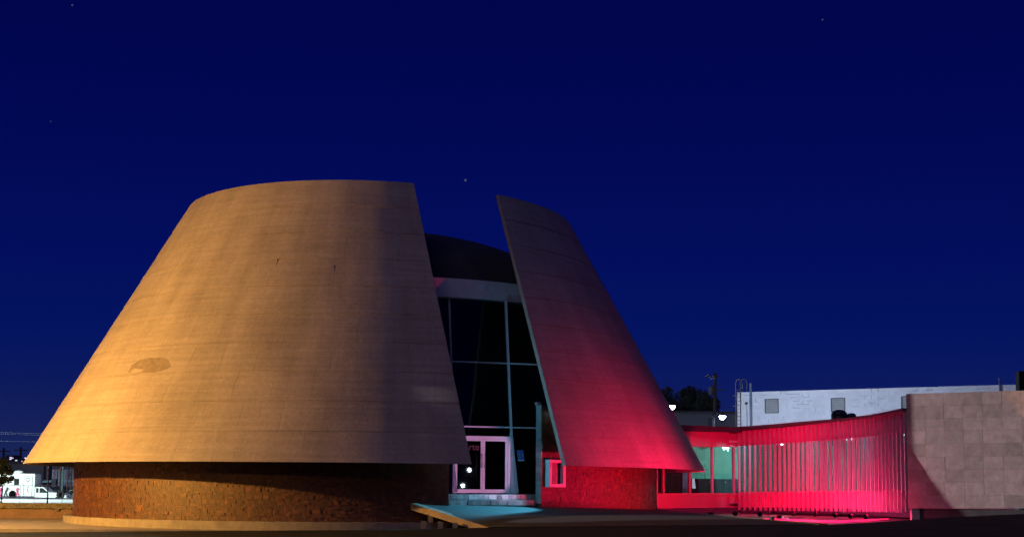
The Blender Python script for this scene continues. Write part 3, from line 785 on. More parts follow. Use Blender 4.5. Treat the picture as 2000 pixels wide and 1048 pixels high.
# ---------------------------------------------------------------- sandstone wall
A0 = at(1774, 985, 61.9); B0 = at(2000, 985, 59.25); A0.z = B0.z = 0
wdir = (B0 - A0).normalized(); wnrm = Vector((wdir.y, -wdir.x, 0)); wnrm = wnrm if wnrm.y < 0 else -wnrm
WLN = (B0 - A0).length * 1.9
zt0, zt1 = zl(1774, 768.5, 61.9), zl(2000, 762, 59.25); zb0, zb1 = zl(1774, 992, 61.9), zl(2000, 992, 59.25)
sw = empty('stone_wall', A0, 0, 'plain wall of pink sandstone panels standing right of the red fins', 'wall')
L0 = (B0 - A0).length
def wz(f_, s): zt = zt0 + (zt1 - zt0) * s / L0; zb = zb0 + (zb1 - zb0) * s / L0; return zb + (zt - zb) * f_
def wpt(s, z, o): q = wdir * s + wnrm * o; return Vector((q.x, q.y, z))
cr_ = MB(); vs = []
for s in (0.005, WLN):
    for (o, z) in ((-.03, wz(0, s) + .01), (-.03, wz(1, s) - .012), (-.45, wz(1, s) - .012), (-.45, wz(0, s) + .01)): vs.append(wpt(s, z, o))
cr_.add(vs, [(0, 1, 2, 3), (7, 6, 5, 4)] + [(m, m + 4, (m + 1) % 4 + 4, (m + 1) % 4) for m in range(4)]); cr_.build('wall_core', M_joint, sw)
pl = MB(); pl.beam(wpt(.3, .3, -.30), wpt(WLN, .3, -.30), .2, zb0 * 2 - .6 + .02); pl.build('plinth', M_dark, sw)
MB().box(wpt(.15, (zb0 + .2) / 2 + .1, -.2), (.28, .3, zb0 - .2)).build('foot', M_conc, sw)
rnd = random.Random(21); pwid = .715
for r in range(9):
    s = 0.0
    k = 0
    while s < WLN - .05:
        s2 = min(s + pwid, WLN)
        o = .0 + rnd.uniform(-.004, .006); j = .0025
        z = lambda f_, ss: wz(f_, ss)
        f0, f1 = r / 9, (r + 1) / 9
        tl = rnd.uniform(-.003, .003); q = []
        for (oo) in (-.034, o):
            q += [wpt(s + j, z(f0, s) + j, oo - (tl if oo > -.03 else 0)), wpt(s2 - j, z(f0, s2) + j, oo + (tl if oo > -.03 else 0)), wpt(s2 - j, z(f1, s2) - j, oo + (tl if oo > -.03 else 0)), wpt(s + j, z(f1, s) - j, oo - (tl if oo > -.03 else 0))]
        MB().add(q, [(4, 5, 6, 7), (0, 1, 5, 4), (1, 2, 6, 5), (2, 3, 7, 6), (3, 0, 4, 7)], rnd.random()).build('stone_panel', M_panel, sw)
        s = s2; k += 1

# ---------------------------------------------------------------- white block building behind
P0, P1 = at(1441, 900, 100), at(2000, 900, 90); P0.z = P1.z = 0
bd = (P1 - P0).normalized(); bn = Vector((bd.y, -bd.x, 0)); bn = bn if bn.y < 0 else -bn
BL = (P1 - P0).length
wb = empty('white_building', P0, 0, 'whitewashed block building with square louvred windows behind the gallery', 'building')
bt0, bt1 = zl(1441, 765.5, 100), zl(2000, 750, 90)
def bz(s): return bt0 + (bt1 - bt0) * s / BL
def bpt(s, z, o): q = bd * s + bn * o; return Vector((q.x, q.y, z))
core = MB(); vs = []
for s in (0.01, BL * 1.35):
    for (o, z) in ((-.03, 0), (-.03, bz(s) - .02), (-10, bz(s) - .02), (-10, 0)): vs.append(bpt(s, z, o))
core.add(vs, [(0, 1, 2, 3), (7, 6, 5, 4)] + [(m, m + 4, (m + 1) % 4 + 4, (m + 1) % 4) for m in range(4)]); core.build('wall_core', M_mort, wb)
def on_b(x, y):                         # (along, height) on the facade under a pixel
    d = ray(x, y); o_ = Vector((0, 0, EYE)); q = o_ + d * ((P0 - o_).dot(bn) / d.dot(bn)); return (q - P0).dot(bd), q.z
wins = []
for (x0, y0, x1, y1) in ((1494, 778.5, 1521, 806), (1623, 776.5, 1651, 803.5), (1760, 773, 1789, 800), (1900, 770, 1930, 797)):
    s0, z1 = on_b(x0, y0); s1, z0 = on_b(x1, y1); wins.append((s0, s1, z0, z1))
blk = MB(); rnd = random.Random(4); ch = .2; z = bz(0) - ch * 19
row = 0
while z < bz(BL * 1.35):
    s = -.4 * (row % 2) * .5
    while s < BL * 1.3:
        a, b = max(s, 0), s + .4
        zt = min(z + ch, bz(s))
        if zt > z + .03 and not any(a < w1 + .02 and b > w0 - .02 and z < wz1_ + .02 and zt > wz0_ - .02 for (w0, w1, wz0_, wz1_) in wins):
            j = .0015 if rnd.random() < .84 else .02; jz = .001 if rnd.random() < (.9 if z < bz(s) - .8 else .72) else .02
            if abs(s - 6.1) < .2: j = .003
            o = rnd.uniform(-.004, .004); q = []
            for oo in (-.032, o): q += [bpt(a + j, z + jz, oo), bpt(b - j, z + jz, oo), bpt(b - j, zt - .001, oo), bpt(a + j, zt - .001, oo)]
            blk.add(q, [(4, 5, 6, 7), (0, 1, 5, 4), (1, 2, 6, 5), (2, 3, 7, 6), (3, 0, 4, 7)], rnd.random())
        s += .4
    z += ch; row += 1
o = blk.build('block_masonry', M_white, wb); o['kind'] = 'stuff'
# rendered surrounds fill round the openings
for (s0, s1, z0, z1) in wins:
    fr = MB(); 
    for a, b, c, d in ((s0 - .42, s0 - .0, z0 - .2, z1 + .2), (s1, s1 + .42, z0 - .2, z1 + .2), (s0, s1, z1, z1 + .2), (s0, s1, z0 - .2, z0)):
        fr.beam(bpt((a + b) / 2, c, -.02), bpt((a + b) / 2, d, -.02), b - a, .02, up=bn)
    fr.build('render_surround', M_white, wb)
    f = MB(); t_ = .045
    f.beam(bpt(s0 + t_ / 2, z0, .0), bpt(s0 + t_ / 2, z1, .0), t_, .08, up=bn); f.beam(bpt(s1 - t_ / 2, z0, .0), bpt(s1 - t_ / 2, z1, .0), t_, .08, up=bn)
    f.beam(bpt(s0 + t_, z0 + t_ / 2, .0), bpt(s1 - t_, z0 + t_ / 2, .0), .08, t_); f.beam(bpt(s0 + t_, z1 - t_ / 2, .0), bpt(s1 - t_, z1 - t_ / 2, .0), .08, t_)
    wn = f.build('louvre_window', M_louvf, wb)
    ns = 8; sm = None
    for k in range(ns):
        zz = z0 + t_ + (z1 - z0 - 2 * t_) * (k + .5) / ns; hh = (z1 - z0 - 2 * t_) / ns
        v = [bpt(s0 + t_, zz + hh * .5, -.035), bpt(s1 - t_, zz + hh * .5, -.035), bpt(s1 - t_, zz - hh * .42, .015), bpt(s0 + t_, zz - hh * .42, .015)]
        MB().add(v + [p - bn * .01 for p in v], [(3, 2, 1, 0), (4, 5, 6, 7), (0, 1, 5, 4), (2, 3, 7, 6)]).build('slat', M_louv, wn)
# conduit box and vertical pipe
s, z = on_b(1458.5, 787); MB().box(bpt(s, z, .06), (.13, .1, .13), rz=atan2(bd.y, bd.x)).build('junction_box', M_black, wb)
MB().tube([bpt(s, z - .05, .05), bpt(s + .03, z - .4, .05), bpt(s + .05, z - 2.4, .05)], .015, 6).build('conduit', M_louvf, wb)
s, z = on_b(1467.5, 748); MB().tube([bpt(s, z, .09), bpt(s, 2, .09)], .075, 10).build('vent_pipe', M_pipe, wb)
s, z = on_b(1953, 738); MB().tube([bpt(s, z, .07), bpt(s, 2, .07)], .05, 8).build('vent_pipe', M_pipe, wb)
# access ladder with hooped handrails at the corner
s0, zt_ = on_b(1444, 763); lx = [on_b(x, 770)[0] for x in (1440.5, 1449.5)]
ld = empty('access_ladder', P0 + bpt(lx[0], 3, .2), 0, 'rusty ladder with hooped rails at the left corner of the white building', 'ladder')
off = bpt(lx[0], 3, .2)
for sx in lx:
    zt_ = on_b(1444, 740)[1]; zr_ = on_b(1444, 764)[1]
    pts = [bpt(sx, 2.5, .22), bpt(sx, zt_ - .2, .22), bpt(sx + .05, zt_ - .05, .15), bpt(sx + .14, zt_, .05), bpt(sx + .23, zt_ - .05, -.05), bpt(sx + .27, zt_ - .25, -.08), bpt(sx + .27, zr_, -.08)]
    MB().tube([p - off for p in pts], .022, 6).build('rail', M_rust if sx == lx[0] else M_louvf, ld)
for k in range(14):
    z = 4.2 + k * .22
    MB().tube([bpt(lx[0], z, .22) - off, bpt(lx[1], z, .22) - off], .014, 5).build('rung', M_rust, ld)
for k in range(5):
    z = 4.3 + k * .6
    MB().tube([bpt(lx[0], z, .22) - off, bpt(lx[0] - .02, z, .55) - off, bpt((lx[0] + lx[1]) / 2, z, .72) - off, bpt(lx[1] + .02, z, .55) - off, bpt(lx[1], z, .22) - off], .012, 5).build('hoop', M_rust, ld)
# dark neighbour at the right edge, above the sandstone wall
q = at(1991, 760, 84); e = empty('dark_shed', Vector((q.x, 84, 0)), 0, 'black shed corner at the right edge above the sandstone wall', 'shed')
MB().box((3.0, .3, 3.6), (6, .6, 7.2)).build('shed_wall', M_int, e)
tz = zl(1995, 736, 84); MB().prism([(0.05, 0.02), (6, .02), (6, .58), (.05, .58)], 7.202, lambda x, y: tz - .0 - .12 * x + .3).build('shed_roof', M_int, e)
# small lit box on a roof
q = at(1389, 834, 112); e = empty('rooftop_unit', q, 0, 'small blue lit rooftop unit left of the right street lamp', 'rooftop unit')
MB().box((0, 0, .2), (.40, .3, .85)).build('casing', mat('blue_casing', (.006, .015, .04), .6, .15, 3), e)
MB().box((0, 0, .60), (.46, .4, .05)).build('lid', M_black, e)
# low dark building behind the link
q0, q1 = at(1300, 900, 112), at(1440, 900, 112)
e = empty('low_building', Vector((q0.x, 112, 0)), 0, 'low dark building under the trees behind the link', 'building')
hz_ = zl(1370, 806, 112)
MB().box(((q1.x - q0.x) / 2, 2, hz_ / 2), (q1.x - q0.x, 4, hz_)).build('building_wall', M_bldg, e)
MB().box(((q1.x - q0.x) / 2, 2, hz_ + .06), (q1.x - q0.x + .3, 4.3, .12)).build('roof', M_dark, e)

# street lamps behind the gallery
cool = (.63, .77, 1.0)
def street_lamp(head, base_z, label, power, col, aim, arm=(.5, 0), group=None, headr=.16, est=60, spot=None, shadow=.12, cat='street lamp'):
    h = Vector(head); bx, by = h.x + arm[0], h.y + arm[1]
    e = empty('street_lamp', (bx, by, base_z), 0, label, cat, group)
    H = h.z - base_z
    MB().tube([(0, 0, 0), (0, 0, H * .5), (0, 0, H + .15)], [.07, .05, .035], 8).build('pole', M_black, e)
    MB().tube([(0, 0, H + .1), (-arm[0] * .5, -arm[1] * .5, H + .22), (-arm[0], -arm[1], H + .14)], .022, 6).build('arm', M_black, e)
    MB().lathe((-arm[0], -arm[1], H), [(headr * .5, .16), (headr, .07), (headr * 1.05, .03)], 14).build('lamp_head', M_black, e)
    MB().lathe((-arm[0], -arm[1], H), [(headr * .95, .026), (headr * .9, -.05), (headr * .6, -.12), (.02, -.15)], 14).build('bulb', emit('lit_bulb', col, est), e)
    lp_ = h + Vector((0, 0, -.35)) if not spot or spot < 90 else h + Vector((.12, .2, -.2))
    if spot: lamp('lamp_light', 'SPOT', lp_, power, col, shadow, aim, spot, .05, e)
    else: lamp('lamp_light', 'POINT', lp_, power, col, shadow, parent=e)
    return e
street_lamp(at(1313, 793, 89), 0, 'white street lamp shining just off the right flank of the cone', 1500, cool, (19, 99, 4), (-.5, -.35), 'white lamps behind the gallery', headr=.16, spot=165)
street_lamp(at(1411, 813, 88), 0, 'white street lamp shining left of the white building', 2700, cool, (19, 97, 4), (-.5, -.35), 'white lamps behind the gallery', headr=.17, spot=165)

# utility pole
q = at(1396, 728, 118); pz = q.z
up = empty('utility_pole', Vector((q.x, 118, 0)), 0, 'dark utility pole with insulators and a transformer, behind the white lamps', 'utility pole')
MB().tube([(0, 0, 0), (0, 0, pz)], [.16, .12], 8).build('pole', M_wood, up)
MB().box((-.22, -.12, pz - .25), (.95, .08, .1)).build('crossarm', M_wood, up)
MB().box((0, -.12, pz - 1.15), (1.1, .08, .1)).build('crossarm', M_wood, up)
MB().lathe((-.28, -.25, pz - 1.5), [(.16, 0), (.18, .05), (.18, .5), (.1, .6)], 12).build('transformer', mat('transformer_grey', (.10, .11, .12), .6, .1, 3), up)
ins = mat('glazed_insulator', (.55, .6, .68), .25, .1, 3)
for k, (x, z) in enumerate(((-.62, .05), (-.50, .12), (-.38, -.02), (-.24, -.12), (-.14, .03), (-.08, -.1))):
    MB().lathe((x, -.14, pz - .28 + z), [(.03, -.05), (.055, 0), (.03, .05)], 8).build('insulator', ins, up)

# ---------------------------------------------------------------- trees
def tree(name, base, h, crown_r, cz, label, leafm, n, seed, cat='tree', leaf=.16, group=None, squash=.8):
    rnd = random.Random(seed); e = empty(name, base, 0, label, cat, group)
    tr = MB(); tr.tube([(0, 0, 0), (.05, 0, cz * .5), (0, .03, cz)], [.14 * h / 6, .10 * h / 6, .06 * h / 6], 8)
    ends = []
    for k in range(7):
        a = k * 2.4 + rnd.random(); L = crown_r * rnd.uniform(.5, .85)
        p = Vector((cos(a) * L, sin(a) * L, cz + rnd.uniform(-.2, .7) * crown_r * squash)); ends.append(p)
        tr.tube([(0, 0, cz * .7), p * .5 + Vector((0, 0, cz * .4)), p], [.06 * h / 6, .035 * h / 6, .012], 6)
    tr.build('trunk', M_bark, e)
    cl = []
    for k in range(26):
        a = rnd.uniform(0, 2 * pi); r = crown_r * rnd.random() ** .5 * .85; zz = rnd.uniform(-.7, .95) * crown_r * squash
        r *= sqrt(max(.08, 1 - (zz / (crown_r * squash)) ** 2))
        cl.append((Vector((cos(a) * r, sin(a) * r, cz + zz)), crown_r * rnd.uniform(.16, .34), rnd.random()))
    cm_ = MB()
    for k in range(n):
        c, r, tn = rnd.choice(cl); d = Vector((rnd.gauss(0, 1), rnd.gauss(0, 1), rnd.gauss(0, .8))).normalized() * r * rnd.random() ** .4
        p = c + d; a = Vector((rnd.gauss(0, 1), rnd.gauss(0, 1), rnd.gauss(0, 1))).normalized(); b = a.orthogonal().normalized(); s = leaf * rnd.uniform(.6, 1.4)
        cm_.add([p - a * s, p + b * s * .45, p + a * s, p - b * s * .45], [(0, 1, 2, 3)], min(1, max(0, tn * .7 + rnd.random() * .3)))
    cm_.build('crown', leafm, e); return e
q = at(1325, 800, 125); tree('tree', Vector((q.x, 125, 0)), 7, 1.9, zl(1325, 795, 125), 'taller dark tree close behind the right flank of the cone', M_leafd, 5000, 1, leaf=.12, group='dark trees behind the link')
q = at(1370, 800, 122); tree('tree', Vector((q.x, 122, 0)), 6, 1.55, zl(1370, 806, 122), 'shorter dark tree left of the utility pole', M_leafd, 4000, 2, leaf=.12, group='dark trees behind the link')
q = at(1345, 800, 128); tree('tree', Vector((q.x, 128, 0)), 6, 1.7, zl(1345, 810, 128), 'dark tree between the taller and the shorter tree', M_leafd, 4000, 3, leaf=.12, group='dark trees behind the link')
q = at(4, 922, 100); tree('street_tree', Vector((q.x, 100, 0)), 2.6, .78, zl(3, 924, 100), 'small green tree at the left edge in front of the ambulance', M_leafg, 3500, 5, leaf=.07, squash=1.0)

# ---------------------------------------------------------------- far left: parapet, street, ambulance, shed
pa = empty('parapet_wall', at(70, 1005, 70), 0, 'low brown wall with a rough mossy coping left of the drum', 'wall')
pb = Vector(pa.location); zt, zc, zb_ = zl(70, 981.5, 70), zl(70, 992, 70), -.1
xl, xr = -32 - pb.x, at(146, 990, 70).x - pb.x
MB().beam((xl, 0, (zb_ + zc) / 2 - pb.z), (xr, 0, (zb_ + zc) / 2 - pb.z), .3, zc - zb_).build('wall', M_parapet, pa)
cm_ = MB(); rnd = random.Random(8); x = xl
while x < xr:
    L = min(rnd.uniform(.25, .6), xr - x)
    MB().beam((x + .004, -.03, (zt + zc) / 2 - pb.z + .003), (x + L - .004, -.03, (zt + zc) / 2 - pb.z + .003 + rnd.uniform(-.008, .008)), .42 + rnd.uniform(-.03, .03), zt - zc + rnd.uniform(-.012, .012)).build('coping_stone', M_coping, pa)
    x += L
q = at(113, 994.5, 69.8) - pb; MB().box((q.x, -.17, q.z), (.12, .14, .10)).build('drain_spout', M_black, pa)

VY = 150.0
def vx(x): return at(x, 950, VY).x
def vzz(y): return at(60, y, VY).z
amb = empty('ambulance', Vector((vx(68), VY, 0)), 0, 'white ambulance parked in the lit street left of the drum, heart on its rear door', 'ambulance')
V0 = Vector(amb.location)
def vbox(mb, x0, x1, y0, y1, d0=0.0, d1=2.0):
    a, b = vx(x0) - V0.x, vx(x1) - V0.x; za, zb = vzz(y1), vzz(y0)
    return mb.box(((a + b) / 2, (d0 + d1) / 2, (za + zb) / 2), (b - a, d1 - d0, zb - za))
b = MB(); vbox(b, -38, 67.5, 926, 968); b.build('box_body', M_vanw, amb)
b = MB(); vbox(b, -30, 66.5, 924.3, 925.9, .05, 1.95); b.build('roof_rim', M_vanw, amb)
# cab side profile
def vprof(pts, d0, d1):
    vs = [(vx(x) - V0.x, d, vzz(y)) for d in (d0, d1) for x, y in pts]; n = len(pts)
    return MB().add(vs, [tuple(range(n)), tuple(range(2 * n - 1, n - 1, -1))] + [(i, i + n, (i + 1) % n + n, (i + 1) % n) for i in range(n)])
vprof([(68, 970), (68, 951), (70, 950), (84, 950), (97, 960.5), (108, 960.8), (124, 963), (130, 966), (130, 971), (118, 971), (115, 969), (110, 969), (107, 971)], .05, 1.95).build('cab', M_vanw, amb)
vprof([(70.5, 961), (70.5, 952.2), (75, 952), (75, 961)], .03, .045).build('side_window', M_vang, amb)
vprof([(77.5, 961), (77.5, 952), (83, 952), (94.5, 961.5)], .03, .045).build('side_window', M_vang, amb)
vprof([(27, 946.5), (27, 934), (37, 934), (37, 946.5)], -.02, -.005).build('box_window', M_vang, amb)
dr = MB()
for a, b_ in (((46, 969.5), (46.5, 930)), ((46.5, 930), (63, 930)), ((63, 930), (62.5, 969.5))):
    dr.beam((vx(a[0]) - V0.x, -.012, vzz(a[1])), (vx(b_[0]) - V0.x, -.012, vzz(b_[1])), .02, .03)
drr = dr.build('side_door', M_louvf, amb)
hh = MB(); hp = []
for k in range(17):
    t = 2 * pi * k / 16; hp.append((.2 * sin(t) ** 3, -.02, .0125 * (13 * cos(t) - 5 * cos(2 * t) - 2 * cos(3 * t) - cos(4 * t))))
hh.tube([Vector(p) + Vector((vx(54) - V0.x, 0, vzz(936))) for p in hp], .025, 5); hh.build('heart_emblem', M_louvf, drr)
MB().tube([(vx(56.5) - V0.x, -.02, vzz(961)), (vx(54.5) - V0.x, -.02, vzz(959)), (vx(54.5) - V0.x, -.02, vzz(951)), (vx(56) - V0.x, -.02, vzz(949))], .03, 5).build('door_handle', M_louvf, drr)
def figure(x, sc, m1, m2, lean):
    q = lambda px, py: (vx(x + px * sc) - V0.x, -.02, vzz(960 + py * sc))
    MB().tube([q(lean + 1, -9), q(lean, -4), q(0, 0)], [.07, .11, .09], 6).build('printed_figure', m1, amb)
    MB().tube([q(0, 0), q(-3, 8)], [.09, .05], 6).build('printed_figure', m2, amb)
    MB().tube([q(0, 0), q(3, 8)], [.09, .05], 6).build('printed_figure', m2, amb)
    MB().tube([q(lean, -7), q(lean + 5, -6)], .04, 6).build('printed_figure', m1, amb)
figure(12, 1.0, M_navy, M_navy, 2); figure(35, .95, M_pink, M_pink, -1); figure(0, .9, M_pink, M_pink, 1)
b = MB(); vbox(b, -5, 5, 963, 969, -.03, -.01); b.build('stripe', M_pink, amb)
b = MB(); b.lathe((vx(29) - V0.x, 1.0, vzz(924.3)), [(.42, 0), (.42, .14), (.34, .24), (.1, .28)], 14); b.build('roof_fan', M_vanw, amb)
for x in (118.5, 25):
    wh = MB().lathe((vx(x) - V0.x, .12, .36), [(.34, -.1), (.36, -.06), (.36, .1), (.34, .12)], 16, M=Matrix.Rotation(pi / 2, 3, 'X')).build('wheel', M_tyre, amb)
    MB().lathe((vx(x) - V0.x, .03, .36), [(.19, -.03), (.17, .03)], 12, M=Matrix.Rotation(pi / 2, 3, 'X')).build('hub', M_louv, wh)
b = MB(); vbox(b, 67.6, 68, 952, 968, .1, 1.9); b.build('bulkhead_seam', M_louvf, amb)
# dark pickup nose behind
VY2 = 156
pk = empty('parked_car', Vector((at(148, 950, VY2).x, VY2, 0)), 0, 'parked car partly hidden behind the drum, right of the ambulance', 'car')
V1 = Vector(pk.location); px_ = lambda x: at(x, 950, VY2).x - V1.x; pz_ = lambda y: at(140, y, VY2).z
def pprof(pts, d0, d1):
    vs = [(px_(x), d, pz_(y)) for d in (d0, d1) for x, y in pts]; n = len(pts)
    return MB().add(vs, [tuple(range(n)), tuple(range(2 * n - 1, n - 1, -1))] + [(i, i + n, (i + 1) % n + n, (i + 1) % n) for i in range(n)])
pprof([(128, 971), (128, 965), (134, 963.5), (150, 962), (185, 962), (186, 971)], 0, 1.7).build('body', mat('grey_car_paint', (.22, .24, .26), .3, .1, 2), pk)
pprof([(131, 963.6), (138, 957), (176, 957), (184, 961.9), (150, 961.8), (134, 963.3)], .1, 1.6).build('cabin', M_vang, pk)
MB().tube([(px_(131), .05, pz_(963)), (px_(138), .05, pz_(956.5)), (px_(176), .05, pz_(956.5))], .035, 5).build('roof_rail', M_louv, pk)
for x in (136, 176): MB().lathe((px_(x), .1, .3), [(.3, -.1), (.3, .1)], 14, M=Matrix.Rotation(pi / 2, 3, 'X')).build('wheel', M_tyre, pk)

# open shed with columns
SY_ = 172.0
sx_ = lambda x: at(x, 950, SY_).x
sz_ = lambda y: at(110, y, SY_).z
sh = empty('open_shed', Vector((sx_(112), SY_, 0)), 0, 'open shed with steel columns and lilac wall beyond the street', 'shed')
S0 = Vector(sh.location)
def sbox(name, m_, x0, x1, y0, y1, d0, d1):
    a, b = sx_(x0) - S0.x, sx_(x1) - S0.x; za, zb = max(sz_(y1), 0), sz_(y0)
    return MB().box(((a + b) / 2, (d0 + d1) / 2, (za + zb) / 2), (b - a, d1 - d0, zb - za)).build(name, m_, sh)
sbox('shed_wall', M_wall_l, 85, 160, 905, 948, 3.0, 3.2)
sbox('shed_wall', M_bldg, 85, 160, 948.2, 975, 3.0, 3.2)
sbox('shed_roof', M_dark, 78, 165, 900, 905, -.5, 3.4)
for x, w_, m_ in ((111, 1.0, M_steeld), (117, 2, M_steeld), (121, 3.4, M_colm), (131, 1.6, M_steeld), (138, 2.2, M_steeld), (90, 1.6, M_steeld)):
    sbox('column', m_, x - w_ / 2, x + w_ / 2, 905.2, 975, 0, .2)
MB().lathe((sx_(117.5) - S0.x, -.15, sz_(915.5)), [(.14, -.1), (.16, 0), (.14, .1)], 12, M=Matrix.Rotation(pi / 2, 3, 'X')).build('hose_reel', mat('red_reel', (.25, .03, .03), .6, .1, 3), sh)
sbox('rail', M_colm, 85, 160, 937, 939, .05, .12); sbox('rail', M_steeld, 85, 160, 942, 943, .05, .12)
sbox('cabinet', M_bldg, 104, 112, 934, 950, -.6, -.25)
sbox('bench', M_colm, 85, 103, 939, 941.5, -.6, -.1)
# warehouse
WY = 195.0
q0, q1 = at(-200, 950, WY).x, at(84, 950, WY).x; wh_ = at(40, 905, WY).z
e = empty('warehouse', Vector(((q0 + q1) / 2, WY, 0)), 0, 'long dark warehouse behind the ambulance', 'warehouse')
MB().box((0, 3, wh_ / 2), (q1 - q0, 6, wh_)).build('warehouse_wall', M_bldg, e)
MB().box((0, 3, wh_ + .1), (q1 - q0 + .4, 6.4, .2)).build('roof', M_dark, e)
# distant town with a few lights
TY = 620.0
rnd = random.Random(14)
for k, (x0, x1, y0) in enumerate(((-40, 6, 893), (9, 26, 888), (28, 42, 895), (44, 64, 892))):
    a, b = at(x0, 930, TY).x, at(x1, 930, TY).x; z = at(20, y0, TY).z
    lbs = ('far block cut by the left edge above the small tree', 'far pale lit block rising right of the small tree', 'far low dark block in the middle of the left skyline', 'far dark block touching the tip of the cone')
    e = empty('distant_block', Vector(((a + b) / 2, TY, 0)), 0, lbs[k], 'building', 'distant town blocks')
    MB().box((0, 5, z / 2), (b - a, 10, z)).build('block_wall', M_bldg, e)
    for i in range(4 if k != 2 else 2):
        MB().box((rnd.uniform(-.4, .4) * (b - a), -.1, z * rnd.uniform(.86, .98)), (.7, .1, .35)).build('lit_window', emit('far_window', rnd.choice(((.75, .8, 1), (.9, .7, .9), (.8, .9, 1))), rnd.uniform(.3, 1.6)), e)
# far poles and the wires between them
for x, y0, lb in ((7.5, 874, 'left of the two far poles on the left skyline'), (41, 872, 'right of the two far poles on the left skyline')):
    q = at(x, y0, 320); e = empty('far_pole', Vector((q.x, 320, 0)), 0, lb, 'utility pole', 'far poles')
    MB().tube([(0, 0, 0), (0, 0, q.z)], .22, 6).build('pole', M_wood, e); MB().box((0, 0, q.z - .6), (2.4, .2, .2)).build('crossarm', M_wood, e)
wire_m = mat('cable', (.10, .10, .13), .6, .1, 2)
for y0, y1, lb in ((842, 848, 'topmost power line crossing the sky left of the cone'), (845, 851, 'middle power line crossing the sky left of the cone'), (859, 864, 'lowest power line crossing the sky left of the cone')):
    wi = MB(); wi.tube([at(x, y0 + (y1 - y0) * (x + 60) / 200, 145) for x in range(-60, 141, 20)], .006, 5)
    o = wi.build('power_line', wire_m); tag(o, lb, 'cable', 'power lines')
# wire fence along the street
FY = 121.0
fx = lambda x: at(x, 950, FY).x
fe = empty('wire_fence', Vector((fx(70), FY, 0)), 0, 'thin wire fence with slim posts in front of the ambulance', 'fence')
E0 = Vector(fe.location); zr_ = at(70, 947.5, FY).z
MB().tube([(fx(-60) - E0.x, 0, zr_), (fx(160) - E0.x, 0, zr_)], .018, 6).build('top_rail', M_louv, fe)
for k in range(3):
    MB().tube([(fx(-60) - E0.x, 0, zr_ - .3 - .3 * k), (fx(160) - E0.x, 0, zr_ - .3 - .3 * k)], .004, 4).build('wire', M_louv, fe)
for x in (-40, -12, 6, 40, 68, 122):
    MB().tube([(fx(x) - E0.x, 0, 0), (fx(x) - E0.x, 0, zr_ + .02)], .014, 6).build('fence_post', M_louv, fe)
q = at(95.5, 905, 118); e = empty('sign_pole', Vector((q.x, 118, 0)), 0, 'slim brown pole in front of the ambulance cab', 'pole')
MB().tube([(0, 0, 0), (0, 0, at(95, 904, 118).z)], .05, 8).build('pole', M_steeld, e)
MB().lathe((0, 0, 0), [(.09, 0), (.09, .04)], 10).build('base_plate', M_steeld, e)

# ---------------------------------------------------------------- lamps outside the frame, some inferred from their light, some added
AMB = (1.0, .49, .088)
street_lamp((-24.7, 54.7, 5.4), -.2, 'amber street lamp left of the museum', 22000, AMB, None, (-1.2, -.3), headr=.2, est=40, shadow=.12)
wlamp = street_lamp((-39.5, 47.6, 9.35), -.2, 'added unseen spot lamp on a tall pole farther left, beamed at the sandstone wall', 78000, (1.0, .97, .97), (15.1, 58.6, 3.3), (-1.2, -.3), headr=.25, est=40, shadow=.003, spot=13)  # added lamp, beam narrowed to brighten the sandstone wall
LP = Vector((-39.5, 47.6, 9.0))
def wall_at(x, y): d = ray(x, y); o_ = Vector((0, 0, EYE)); return o_ + d * ((A0 - o_).dot(wnrm) / d.dot(wnrm))
w1, w2, w3 = wall_at(1781, 740), wall_at(1785, 893), wall_at(1862, 992)
edge = [w1 + (w1 - w2) * 1.0, w2, w3 + (w3 - w2) * 3]
sd_ = Vector((-.2, .8, 0)); fv = [LP + (q - LP).normalized() * 1.5 - Vector(wlamp.location) for q in edge]; fv += [p + sd_ for p in fv[::-1]]
th = Vector((.01, .003, 0)); nf = len(fv)
MB().add(fv + [p + th for p in fv], [tuple(range(nf)), tuple(range(2 * nf - 1, nf - 1, -1))] + [(a, a + nf, (a + 1) % nf + nf, (a + 1) % nf) for a in range(nf)]).build('shadow_flag', M_black, wlamp)  # added plate, cut to keep the beam off the cone and shape the wall shadow
MB().tube([LP - Vector(wlamp.location) + Vector((0, 0, .35)), fv[-1]], .015, 6).build('flag_arm', M_louvf, wlamp)
street_lamp((-46.5, 132, 9.5), 0, 'white street lamp over the ambulance street', 21000, (.80, 1, .93), None, (-1, 0), headr=.22, est=40)
# two white floodlights on a short post right of the frame, mirrored in the doors
dpos = lambda w_, z: C0 + dp(w_, z)
fp = empty('twin_floodlight', (18.3, 43.5, g(18.3)), 0, 'short post with two white floodlights right of the museum forecourt', 'floodlight')
fpv = Vector(fp.location)
MB().tube([(0, 0, 0), (0, 0, 2.3 - fpv.z)], .05, 8).build('post', M_louvf, fp)
for hp in ((18.0, 42.99, 1.42), (18.27, 43.20, 2.24)):
    q = Vector(hp) - fpv; dv = Vector((-.73, .68, 0)); Mq = dv.to_track_quat('Z', 'Y').to_matrix()
    MB().lathe(q - dv * .02, [(.10, -.16), (.19, -.03), (.19, .0)], 16, M=Mq).build('lamp_housing', M_black, fp)
    MB().lathe(q, [(.10, -.015), (.10, .0), (.02, .02)], 16, M=Mq).build('lens', emit('lit_flood_lens', (.95, 1, 1), 260), fp)
    MB().tube([Vector((0, 0, q.z)), q - dv * .1], .03, 6).build('arm', M_louvf, fp)
pf = empty('floodlight', (12.2, 29.5, g(12.2)), 0, 'added unseen pink floodlight right of the road, aimed at the door frames', 'floodlight')  # added pink fill, narrow so that it brightens just the door frames
MB().tube([(0, 0, 0), (0, 0, 2.2)], .05, 8).build('post', M_louvf, pf)
